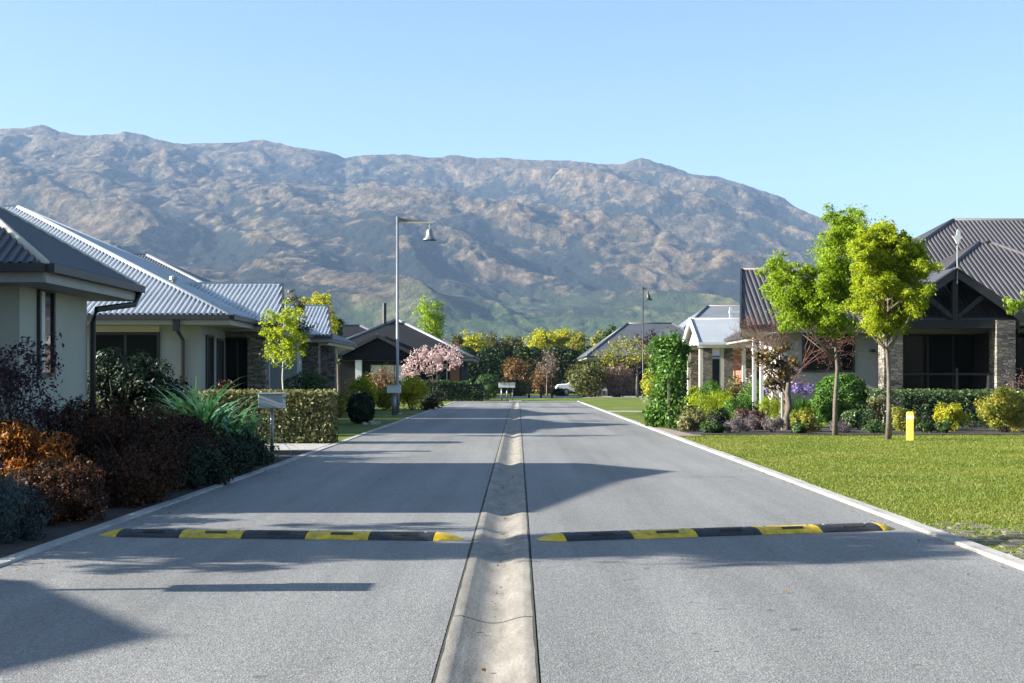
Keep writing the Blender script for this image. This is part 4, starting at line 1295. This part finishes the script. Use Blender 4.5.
bush('shrub', 'larger blue grey shrub at the left picture edge', -4.95, 11.7, 1.0, 0.72, L['blue_grey'], 7000, 0.038, dep=1.0, lumps=34, lump_r=0.3, aspect=0.3, zc=0.42, upright=0.5)
bush('shrub', 'low dark green shrub in the near left corner', -4.9, 9.9, 1.7, 0.5, L['dark'], 8000, 0.04, dep=1.3, lumps=34, lump_r=0.3, zc=0.4)
bush('shrub', 'tall dark green shrub in front of the blue grey house', X(127, 24), 23.6, 1.9, 2.05, L['dark'], 15000, 0.075, dep=1.8, lumps=50, lump_r=0.3, z0=0.0, zc=0.5)
bush('shrub', 'dark leafy shrub between the tall shrub and the flax', X(168, 24), 23.4, 1.25, 1.75, L['dark'], 8000, 0.075, dep=1.2, lumps=40, lump_r=0.3, zc=0.5)
bush('shrub', 'small cream flowered shrub at the far corner of the pale house', X(98, 23), 22.6, 0.8, 1.1, L['variegated'], 3500, 0.06, dep=0.8, lumps=20)
bush('shrub', 'dark green low shrub in front of the tall dark shrub', X(150, 21), 21.6, 2.2, 0.9, L['dark'], 9000, 0.06, dep=1.4, lumps=40, lump_r=0.3, zc=0.42)
bush('shrub', 'added dark low shrub standing for the shade under the sunlit orange shrub', -4.48, 12.35, 1.3, 0.62, L['red'], 9000, 0.042, dep=1.3, lumps=40, lump_r=0.28, upright=0.4, aspect=0.42, zc=0.42)  # dark leaf colour put in for the shaded underside of the orange shrub
bush('shrub', 'dark green low shrub touching the left kerb past the red shrubs', -4.22, 16.6, 1.0, 0.62, L['dark'], 8000, 0.048, dep=2.6, lumps=40, lump_r=0.28, zc=0.42)
bush('shrub', 'dark green low shrub touching the left kerb before the flax', -4.25, 18.9, 1.05, 0.60, L['dark'], 8000, 0.05, dep=2.4, lumps=40, lump_r=0.28, zc=0.42)
bush('shrub', 'dark shaded shrub behind the blue grey shrubs at the left edge', -5.9, 11.2, 1.3, 0.85, L['dark'], 8000, 0.045, dep=1.5, lumps=36, lump_r=0.3, zc=0.45)
bush('shrub', 'dark red shrub between the orange shrub and the plum shrub', -5.9, 14.2, 1.3, 1.0, L['red'], 9000, 0.05, dep=1.5, lumps=40, lump_r=0.28, upright=0.5, zc=0.45)
# plum shrub with open branches
rng = rngn()
tree('plum_shrub', 'open plum leaved shrub against the near house wall', X(12, 14.6), 14.6, [(rng.normal() * 0.42, rng.normal() * 0.4, 0.75 + rng.random() * 0.95, 0.20) for _ in range(34)], L['purple'], 70, 0.055, 0.03, 0.1, 'bark_dark', cat='shrub', twigs=4)

def flax(name, label, x, y, n, length, mat, w=0.05, seed=2, spread=1.0):
    rng = np.random.default_rng(seed)
    root = thing(name, label, 'plant', (x, y, 0))
    V, Fc = [], []
    for i in range(n):
        a = rng.random() * 6.28
        ln = length * (0.6 + 0.5 * rng.random())
        el = R(82) - abs(rng.normal()) * R(24) * spread
        bend = R(50 + 70 * rng.random()) * spread
        p = np.array([x + rng.normal() * 0.12, y + rng.normal() * 0.12, 0.03])
        side = np.array([-math.sin(a), math.cos(a), 0])
        st = 8
        base = len(V)
        for j in range(st + 1):
            q = j / st
            ww = w * (0.7 + 0.6 * math.sin(math.pi * min(1, q + 0.25))) * (1 - q ** 4) * 0.5
            V.append(p - side * ww); V.append(p + side * ww)
            e = el - bend * q ** 1.6
            p = p + np.array([math.cos(a) * math.cos(e), math.sin(a) * math.cos(e), math.sin(e)]) * ln / st
            if p[2] < 0.03: p[2] = 0.03
        for j in range(st): Fc.append((base + 2 * j, base + 2 * j + 1, base + 2 * j + 3, base + 2 * j + 2))
    mesh_obj('blade', V, Fc, mat, root)
    mb = MB(); mb.lathe((x, y, 0), [(0.18, -0.01), (0.15, 0.10), (0.05, 0.22), (0.0, 0.24)], 10); mb.build('crown_base', M['timber'], root, True)
    return root
flax('flax', 'large green flax clump with arching strap leaves left of the mailbox', X(205, 22.0), 22.0, 180, 1.8, L['flax'], 0.075, 4, 1.12)
flax('flax', 'smaller drooping flax clump at the driveway corner', X(240, 21.8), 21.6, 110, 1.35, L['flax'], 0.07, 8, 1.3)
flax('flax', 'shaded flax clump behind the large flax', X(180, 23.8), 23.9, 80, 1.5, L['flax'], 0.05, 9)

hedge('hedge', 'clipped variegated hedge beside the driveway left of the road', -10.5, -3.98, 27.25, 28.1, 1.12, L['variegated'], 24000, 0.075, rough=0.06)
rng = rngn()
tree('standard_tree', 'small yellow green standard tree with pale stem behind the clipped hedge', X(283, 30.6), 30.6,
     crown_px([(274, 318, 9), (284, 322, 11), (293, 318, 9), (272, 335, 9), (284, 338, 12), (296, 335, 9), (270, 352, 8), (280, 356, 10), (292, 354, 10), (299, 348, 6), (287, 308, 7)], 283, 30.6, rng, 0.25), L['lime'], 300, 0.065, 0.028, 0.7, 'cream' if 'cream' in M else 'bark')
rng = rngn()
tree('tree', 'slender olive green tree rising behind the blue grey house gable', X(297, 41), 41.5,
     crown_px([(292, 300, 8), (300, 305, 8), (296, 318, 9), (303, 325, 7), (290, 330, 9), (299, 340, 9), (293, 352, 8)], 297, 41, rng, 0.4), L['olive'], 150, 0.10, 0.05, 0.5)
bush('shrub', 'rounded dark green shrub beside the stone porch pillar', X(307, 36), 35.6, 1.5, 1.6, L['green'], 6000, 0.09, dep=1.2, zc=0.5)
bush('shrub', 'yellow shrub under the small standard tree', X(280, 31), 31.4, 1.2, 1.15, L['yellow'], 2500, 0.08)
bush('shrub', 'dark red low shrub below the porch glazing', X(234, 33), 31.4, 1.2, 1.35, L['red'], 3500, 0.08)
ball_bush('round_bush', 'dark clipped ball bush on the verge left of the road', X(361, 40), 40.0, 0.84, 0.94, L['dark'], 7000, 0.06)
bush('shrub', 'olive shrub just beyond the clipped hedge end', X(338, 46), 46, 1.3, 1.0, L['yellow_orange'], 2500, 0.09)
bush('shrub', 'bright yellow green shrub behind the dark ball bush', X(364, 56), 56, 1.5, 1.55, L['lime'], 2600, 0.11)
bush('shrub', 'bright yellow shrub right of the street lamp', X(412, 58), 58, 1.6, 1.5, L['yellow'], 3200, 0.11)
bush('shrub', 'dark yellow shrub behind the white mailbox', X(383, 57), 57.5, 1.3, 1.2, L['yellow_orange'], 2200, 0.11)
bush('shrub', 'red leaved shrub in front of the black gable', X(383, 62), 62, 2.2, 2.0, L['rust'], 1800, 0.11, zc=0.6)
bush('shrub', 'dark green shrub under the yellow shrub', X(432, 61), 61, 1.6, 0.8, L['dark'], 2200, 0.10)
bush('shrub', 'small dark red shrub right of the yellow shrub', X(428, 58), 57.6, 0.8, 0.5, L['red'], 900, 0.09)
rng = rngn()
tree('blossom_tree', 'spreading pink blossom tree on the left verge', X(432, 62), 62.4,
     crown_px([(408, 366, 8), (416, 360, 9), (424, 356, 8), (434, 353, 9), (444, 350, 8), (454, 352, 7), (412, 373, 6), (426, 366, 8), (440, 362, 9), (450, 360, 8), (457, 360, 5), (432, 371, 6), (404, 372, 5)], 432, 62.4, rng, 0.9), L['blossom'], 150, 0.11, 0.05, 0.7, 'bark')
hedge('hedge', 'low dark clipped hedge behind the blossom tree', X(440, 80), X(482, 80), 80.2, 81.6, 1.05, L['dark'], 3600, 0.12, wob=0.05)
hedge('hedge', 'long low olive hedge at the foot of the dark house', X(395, 86), X(470, 86), 86.2, 87.2, 1.3, L['green'], 4200, 0.13, wob=0.05)
bush('shrub', 'rounded green bush at the left end of the far hedge', X(487, 84), 84, 2.0, 1.75, L['green'], 2800, 0.13)
bush('shrub', 'small pale shrub left of the white mailboxes', X(479, 82), 82.4, 1.4, 1.0, L['varied_green'], 1500, 0.12)

# ------------------------------------------------------------------ far planting
hedge('conifer_hedge', 'tall dark conifer hedge across the end of the street', X(440, 128), X(612, 128), 128, 131, Z(352, 128), L['conifer'], 26000, 0.28, wob=0.20, rough=0.3)
far = [
 (470, 160, 334, 16, 'yellow', 'pale yellow willow at the left end of the conifer hedge'),
 (492, 165, 335, 14, 'olive', 'soft green tree behind the left part of the conifer hedge'),
 (512, 170, 338, 13, 'olive', 'small green tree left of the golden willows'),
 (541, 158, 331, 15, 'yellow', 'leftmost golden willow behind the conifer hedge'),
 (561, 160, 330, 15, 'yellow', 'broad golden willow in the middle behind the conifer hedge'),
 (578, 156, 331, 13, 'yellow_orange', 'rightmost golden willow behind the conifer hedge'),
 (600, 150, 333, 12, 'yellow_orange', 'narrow yellow tree at the right end of the conifer hedge'),
 (610, 140, 328, 11, 'green', 'dark green tree left of the distant grey roof'),
]
for (px, D_, ty, rp, mt, lab) in far:
    rng = rngn()
    top = Z(ty, D_)
    rx = rp * D_ / F
    tree('willow_tree' if 'willow' in lab else 'tree', lab, X(px, D_), D_, crown_auto(rng, 26, top * 0.66, rx * 0.95, rx * 0.9, top * 0.33, rx * 0.42), L[mt], 200, 0.30, 0.16, 0.4, 'bark', 'trees beyond the conifer hedge')
for (px, D_, ty, rp, mt, lab) in [(430, 135, 294, 16, 'lime_deep', 'tall light green poplar behind the dark roofed house'),
                                  (321, 75, 287, 17, 'yellow', 'bright yellow tree behind the third left house'),
                                  (338, 80, 308, 6, 'green', 'thin green tree right of the bright yellow tree'),
                                  (455, 140, 335, 10, 'olive', 'low olive tree right of the tall poplar')]:
    rng = rngn()
    top = Z(ty, D_)
    rx = rp * D_ / F
    tree('tree', lab, X(px, D_), D_, crown_auto(rng, 18, top * 0.68, rx * 0.85, rx * 0.85, top * 0.29, rx * 0.42), L[mt], 260, 0.22 if D_ > 100 else 0.15, 0.12, 0.4, 'bark')
bush('shrub', 'rusty brown shrub left of the far road end', X(516, 108), 108, 3.0, 3.2, L['rust'], 3600, 0.18)
bush('shrub', 'orange brown shrub behind the far posts', X(543, 112), 112, 2.4, 2.6, L['rust'], 2600, 0.18)
bush('shrub', 'low green shrub at the edge of the crossing road', X(520, 104), 104.2, 2.6, 1.3, L['olive'], 2000, 0.16)
bush('shrub', 'dark green shrub in front of the white car', X(558, 104), 103.6, 1.5, 0.62, L['dark'], 1600, 0.15)
rng = rngn()
tree('bare_tree', 'pale bare branched tree at the far road end', X(547, 110), 110, crown_auto(rng, 22, 3.0, 0.9, 0.8, 1.7, 0.55), L['pinkgrey'], 16, 0.16, 0.07, 0.2, 'timber', twigs=6)
bush('shrub', 'large olive shrub right of the white car', X(590, 97), 97, 3.6, 2.75, L['olive'], 5200, 0.17)
bush('shrub', 'pink grey flowering shrub beside the large olive shrub', X(618, 98), 98, 3.2, 2.7, L['pinkgrey'], 4200, 0.16)
bush('shrub', 'green shrub left of the pale tree trunk', X(584, 99), 98.5, 1.8, 2.3, L['varied_green'], 2800, 0.17)
rng = rngn()
tree('tree', 'spreading yellow green tree on a pale trunk at the far right lawn', X(637, 96), 96, crown_px([(606, 352, 9), (616, 348, 10), (628, 350, 10), (640, 346, 11), (652, 350, 10), (660, 355, 8), (612, 358, 7), (646, 358, 9), (630, 358, 8)], 637, 96, rng, 1.4), L['yellow_orange'], 230, 0.18, 0.11, 0.6, 'bark')
rng = rngn()
tree('tree', 'dark plum leaved tree in front of the distant grey roof', X(652, 92), 92.5, crown_px([(640, 342, 7), (650, 338, 8), (660, 342, 7), (668, 346, 6), (655, 347, 8)], 652, 92, rng, 1.0), L['purple'], 160, 0.17, 0.08, 0.6, 'bark_dark')
bush('shrub', 'lime yellow shrub on the lawn behind the climber', X(652, 84), 84, 1.8, 2.1, L['yellow'], 2400, 0.14)

# ------------------------------------------------------------------ right planting
D_ = 36.4
cx = X(667, D_)
rng = rngn()
root = thing('climbing_shrub', 'tall columnar green climber growing up a timber post by the kerb', 'climber', (cx, D_, 0))
P, Dd = [], []
for px, py, rp in [(660, 345, 10), (674, 343, 10), (668, 352, 14), (664, 366, 16), (673, 368, 14), (666, 382, 17), (672, 392, 15), (664, 398, 16), (668, 408, 17), (662, 418, 15), (672, 418, 12), (652, 415, 8), (655, 422, 7), (684, 350, 6), (680, 362, 8)]:
    r = rp * D_ / F
    cc = np.array((X(px, D_), D_ + rng.normal() * 0.15, Z(py, D_)))
    p = cc + rng.normal(size=(560, 3)) * r * 0.47
    d = unit(p - cc)
    P.append(p); Dd.append(d)
P = np.concatenate(P); Dd = np.concatenate(Dd); P[:, 2] = np.maximum(P[:, 2], 0.04)
leaves('foliage', P, jitter_n(rng, Dd, 0.8, 0.25), 0.10, L['green_bright'], root, 0.6, rng)
mb = MB(); mb.box(cx - 0.03, cx + 0.03, D_ - 0.46, D_ - 0.40, -0.02, 1.55); mb.build('post', M['timber'], root)
mb = MB(); mb.tube([(cx, D_, -0.02), (cx + 0.05, D_, 1.2), (cx, D_, 2.4)], [0.05, 0.04, 0.02], 7); mb.build('stem', M['bark'], root, True)

def b(label, px, D, w_px, top, mat, n=2600, leaf=0.07, name='shrub', **kw):
    return bush(name, label, X(px, D), D, w_px * D / F, Z(top, D), L[mat], n, leaf, **kw)
b('variegated cream and green shrub at the foot of the climber', 693, 33.6, 40, 411, 'variegated', 3600, 0.06)
b('low green mound at the front bed edge near the climber', 712, 32.4, 30, 423, 'green', 2200, 0.05)
b('orange flowered shrub behind the variegated shrub', 691, 36.4, 24, 402, 'yellow_orange', 1500, 0.06)
b('dark green shrub behind the front mounds', 718, 34.6, 34, 410, 'dark', 2600, 0.06)
b('grey mauve mound, leftmost on the right bed edge', 732, 32.5, 27, 418, 'lavender', 3000, 0.045, name='lavender_mound', group='grey mauve mounds', aspect=0.3)
b('grey mauve mound in the middle of the three on the bed edge', 747, 33.4, 28, 414, 'lavender', 3000, 0.045, name='lavender_mound', group='grey mauve mounds', aspect=0.3)
b('grey mauve mound left of the thick trunk', 773, 32.7, 27, 416, 'lavender', 3000, 0.045, name='lavender_mound', group='grey mauve mounds', aspect=0.3)
b('reddish mauve shrub behind the grey mauve mounds', 743, 35.5, 26, 405, 'mauve', 1800, 0.06)
b('lime green shrub in front of the portico house', 722, 42, 44, 391, 'lime', 3600, 0.075, upright=1.2, aspect=0.25)
b('lime green grassy clump left of the thick trunk', 766, 41, 26, 396, 'lime', 2200, 0.075, upright=1.2, aspect=0.25)
b('tall green shrub beside the portico column', 713, 47, 34, 380, 'green_bright', 3000, 0.085)
b('leafy green rose shrub before the terracotta wall', 738, 47, 40, 378, 'olive', 3000, 0.085)
b('white flowered rose shrub beside the white porch posts', 751, 47.5, 22, 374, 'white_petal', 900, 0.08)
b('dark green shrub right of the white flowered rose', 762, 45, 24, 391, 'green', 2000, 0.08)
b('bright green shrub between the climber and the portico', 694, 46, 18, 385, 'lime_deep', 1800, 0.08)
b('yellow green shrub right of the thick trunk', 805, 33.4, 34, 411, 'yellow_orange', 3200, 0.06)
b('low green mound below the yellow green shrub', 800, 32.3, 24, 423, 'green', 1600, 0.05)
ball_bush('round_bush', 'clipped round green bush in front of the grey house wall', X(842, 37.5), 37.5, 1.62, Z(376, 37.5), L['green_bright'], 11000, 0.085)
b('grey mauve mound between the two slender lawn trees', 838, 32.6, 26, 420, 'lavender', 2200, 0.045, name='lavender_mound', group='grey mauve mounds', aspect=0.3)
b('dark glossy shrub behind the second slender trunk', 861, 34.6, 44, 406, 'varied_green', 3800, 0.06)
b('low green mound by the second slender trunk', 880, 32.4, 28, 420, 'green', 1800, 0.05)
b('orange yellow shrub behind the yellow bollard', 904, 33.8, 34, 406, 'yellow_orange', 3200, 0.06)
b('low green mound right of the yellow bollard', 925, 32.8, 20, 420, 'green', 1200, 0.05)
b('dark green shrub between the two yellow shrubs', 930, 34.4, 28, 409, 'dark', 2200, 0.06)
b('yellow shrub in the middle of the dark hedge', 951, 33.8, 34, 402, 'yellow', 3400, 0.06)
b('small green mound before the yellow shrub', 945, 32.5, 26, 418, 'green', 1800, 0.05)
b('big yellow red shrub at the right picture edge', 1003, 33.0, 64, 389, 'yellow_orange', 8000, 0.065, lumps=44, lump_r=0.32)
hedge('hedge', 'dark green clipped hedge in front of the dark entrance', X(874, 36), 20.5, 36.0, 37.0, Z(391, 36), L['varied_green'], 14000, 0.08, wob=0.01)
b('pale cream leaved shrub at the left end of the dark hedge', 874, 35.8, 20, 392, 'variegated', 2600, 0.06)
b('lime green shrub low behind the orange flowered shrub', 703, 40, 34, 393, 'lime', 2600, 0.075, upright=1.0, aspect=0.3)
b('mid green shrub behind the reddish mauve shrub', 741, 39.5, 34, 394, 'green_bright', 2600, 0.07)
b('leafy bright shrub filling the bed before the white porch posts', 755, 43.5, 36, 374, 'green_bright', 2600, 0.08)
b('lime clump between the thick trunk and the irises', 777, 42.5, 24, 396, 'lime', 1800, 0.075, upright=1.2, aspect=0.25)
b('green leafy clump right of the irises', 822, 41.2, 28, 392, 'green_bright', 2000, 0.075, upright=1.0, aspect=0.3)
b('dark red low shrub before the grey mauve mounds', 757, 34.8, 26, 413, 'mauve', 1800, 0.055)
b('dark green shrub right of the clipped round bush', 872, 37.2, 30, 402, 'dark', 2200, 0.07)
# irises
ix, iy = X(801, 41), 41.0
rng = rngn()
iris = flax('iris_clump', 'violet iris clump with upright green leaves below the grey wall', ix, iy, 170, 0.95, L['green_bright'], 0.05, 31, 0.5)
cen = np.stack([ix + rng.normal(size=34) * 0.42, iy + rng.normal(size=34) * 0.25, 1.10 + rng.normal(size=34) * 0.10], 1)
for c_ in cen: leaves('flower', c_ + rng.normal(size=(22, 3)) * 0.04, unit(rng.normal(size=(22, 3))), 0.075, L['iris'], iris, 0.7, rng)
# copper tree with thick trunk and stake
D_ = 34.6
rng = rngn()
tr = tree('copper_tree', 'small copper leaved tree with a thick grey trunk in the right bed', X(788, D_), D_,
     crown_px([(757, 356, 6), (765, 358, 7), (774, 354, 7), (783, 350, 7), (780, 364, 8), (770, 368, 6), (786, 372, 8), (776, 380, 7), (784, 386, 7), (792, 362, 6), (769, 384, 5)], 788, D_, rng, 0.35), L['copper'], 170, 0.095, 0.125, 0.3, 'bark', twigs=3)
sk = MB(); sk.box(X(780, D_) - 0.025, X(780, D_) + 0.025, D_ - 0.3, D_ - 0.25, -0.02, 1.05)
tag(sk.build('stake', M['cream']), 'pale stake beside the thick grey trunk', 'stake')
# bare red twig tree
D_ = 39.5
rng = rngn()
def bare_tree(x, y, label):
    root = thing('bare_tree', label, 'tree', (x, y, 0))
    mb = MB()
    tips = []
    def grow(p, d, ln, r, lev):
        q = p + d * ln
        mid = p.lerp(q, 0.5) + Vector(rng.normal(size=3).tolist()) * ln * 0.06
        mb.tube([p, mid, q], [r, r * 0.85, r * 0.7], 5 if lev > 1 else 7, caps=False)
        if lev >= 6:
            tips.append(q); return
        for k in range(3 if lev < 4 else 2):
            nd = (d + Vector(rng.normal(size=3).tolist()) * 0.52 + Vector((0, 0, 0.05))).normalized()
            grow(q, nd, ln * (0.66 + 0.2 * rng.random()), r * 0.66, lev + 1)
    for k in range(4):
        a = k * 1.57 + 0.4
        grow(Vector((x, y, 1.0)), Vector((math.cos(a) * 0.75, math.sin(a) * 0.75, 0.95)).normalized(), 0.86, 0.028, 1)
    mb.tube([(x, y, -0.02), (x, y, 1.05)], [0.06, 0.045], 9)
    mb.build('trunk', M['bark_red'], root, True)
    P = np.repeat(np.array(tips), 5, axis=0) + rng.normal(size=(len(tips) * 5, 3)) * 0.07
    leaves('bud', P, unit(rng.normal(size=P.shape)), 0.035, L['rust'], root, 0.5, rng)
bare_tree(X(786, D_), D_, 'bare red twigged tree before the grey house wing')
# lawn trees
rng = np.random.default_rng(77)
D_ = 31.4
specA = [(779, 270, 13), (776, 288, 11), (786, 304, 14), (796, 290, 14), (800, 318, 13), (812, 304, 15), (792, 322, 9), (818, 282, 13), (826, 322, 13), (838, 232, 15), (850, 216, 10), (832, 250, 14), (848, 244, 14), (838, 272, 14), (852, 292, 14), (842, 312, 14), (832, 296, 12), (826, 218, 8), (858, 226, 9), (774, 262, 7), (823, 262, 8), (806, 276, 12), (816, 294, 13), (846, 228, 13), (828, 236, 10), (842, 286, 13), (820, 312, 12), (808, 292, 11), (856, 262, 11), (844, 326, 9)]
tree('lawn_tree', 'taller left one of two lime green slender lawn trees', X(835, D_), D_, thicken(rng, crown_px(specA, 835, D_, rng, 0.8), 80), L['lime_deep'], 950, 0.064, 0.06, 0.5, 'bark', 'lime green lawn trees', aspect=0.42, twigs=4)
D_ = 29.4
specB = [(868, 246, 14), (884, 236, 11), (893, 250, 13), (905, 258, 12), (880, 262, 14), (862, 266, 11), (916, 274, 12), (900, 278, 14), (884, 286, 15), (866, 286, 13), (921, 296, 10), (908, 302, 12), (892, 310, 13), (874, 310, 13), (860, 306, 9), (902, 322, 10), (884, 328, 10), (868, 326, 9), (916, 312, 8), (890, 226, 7), (856, 262, 8), (924, 284, 6), (912, 248, 7)]
tree('lawn_tree', 'shorter right one of two lime green slender lawn trees', X(888, D_), D_, thicken(rng, crown_px(specB, 888, D_, rng, 0.8), 90), L['lime'], 950, 0.064, 0.06, 0.5, 'bark', 'lime green lawn trees', aspect=0.42, twigs=4)
# tree outside the right edge, a branch reaching in
D_ = 33.0
rng = rngn()
tree('tree', 'light green tree reaching in from the right picture edge', X(1066, D_), D_, crown_px([(1022, 302, 9), (1034, 300, 12), (1046, 290, 14), (1060, 280, 16), (1052, 310, 14), (1075, 270, 16), (1080, 300, 16), (1066, 250, 14), (1018, 306, 5)], 1066, D_, rng, 0.7), L['lime_deep'], 300, 0.10, 0.06, 0.5, 'bark')
# small red shrub by the right pillar
b('thin red shrub in front of the right stone pillar', 1018, 37.8, 26, 358, 'mauve', 700, 0.06)

# trees left of the picture whose shade falls over the speed humps
rng = np.random.default_rng(123)
cl = []
for i in range(34):
    q = rng.random()
    cl.append((rng.normal() * 0.9, rng.normal() * 0.36, 2.3 + 3.0 * q, 0.36))
for i in range(8): cl.append((rng.normal() * 0.5, rng.normal() * 0.35, 2.2 + 1.6 * rng.random(), 0.30))
tree('tree', 'dense tree outside the picture beyond the left kerb', -9.6, 9.9, cl, L['green'], 520, 0.12, 0.12, 0.3, 'bark_dark')
cl = [(rng.normal() * 0.7, rng.normal() * 0.5, 1.0 + 2.3 * rng.random(), 0.34) for i in range(26)]
tree('tree', 'smaller tree outside the picture between the dense tree and the near house', -9.0, 10.9, cl, L['green'], 420, 0.11, 0.08, 0.3, 'bark_dark')

# ------------------------------------------------------------------ air
hz = MB(); hz.box(-9000, 9000, -420, 9100, -20, 1400)
ho = tag(hz.build('haze', None), 'thin blue air haze in front of the mountain', 'haze', kind='stuff')
hm = bpy.data.materials.new('haze_air')
hm.use_nodes = True
hn = hm.node_tree
for q in list(hn.nodes): hn.nodes.remove(q)
out = hn.nodes.new('ShaderNodeOutputMaterial')
pv = hn.nodes.new('ShaderNodeVolumePrincipled')
pv.inputs['Color'].default_value = (0.42, 0.64, 1.0, 1)
pv.inputs['Density'].default_value = 0.000065
pv.inputs['Anisotropy'].default_value = 0.0
hn.links.new(pv.outputs[0], out.inputs['Volume'])
ho.data.materials.append(hm)
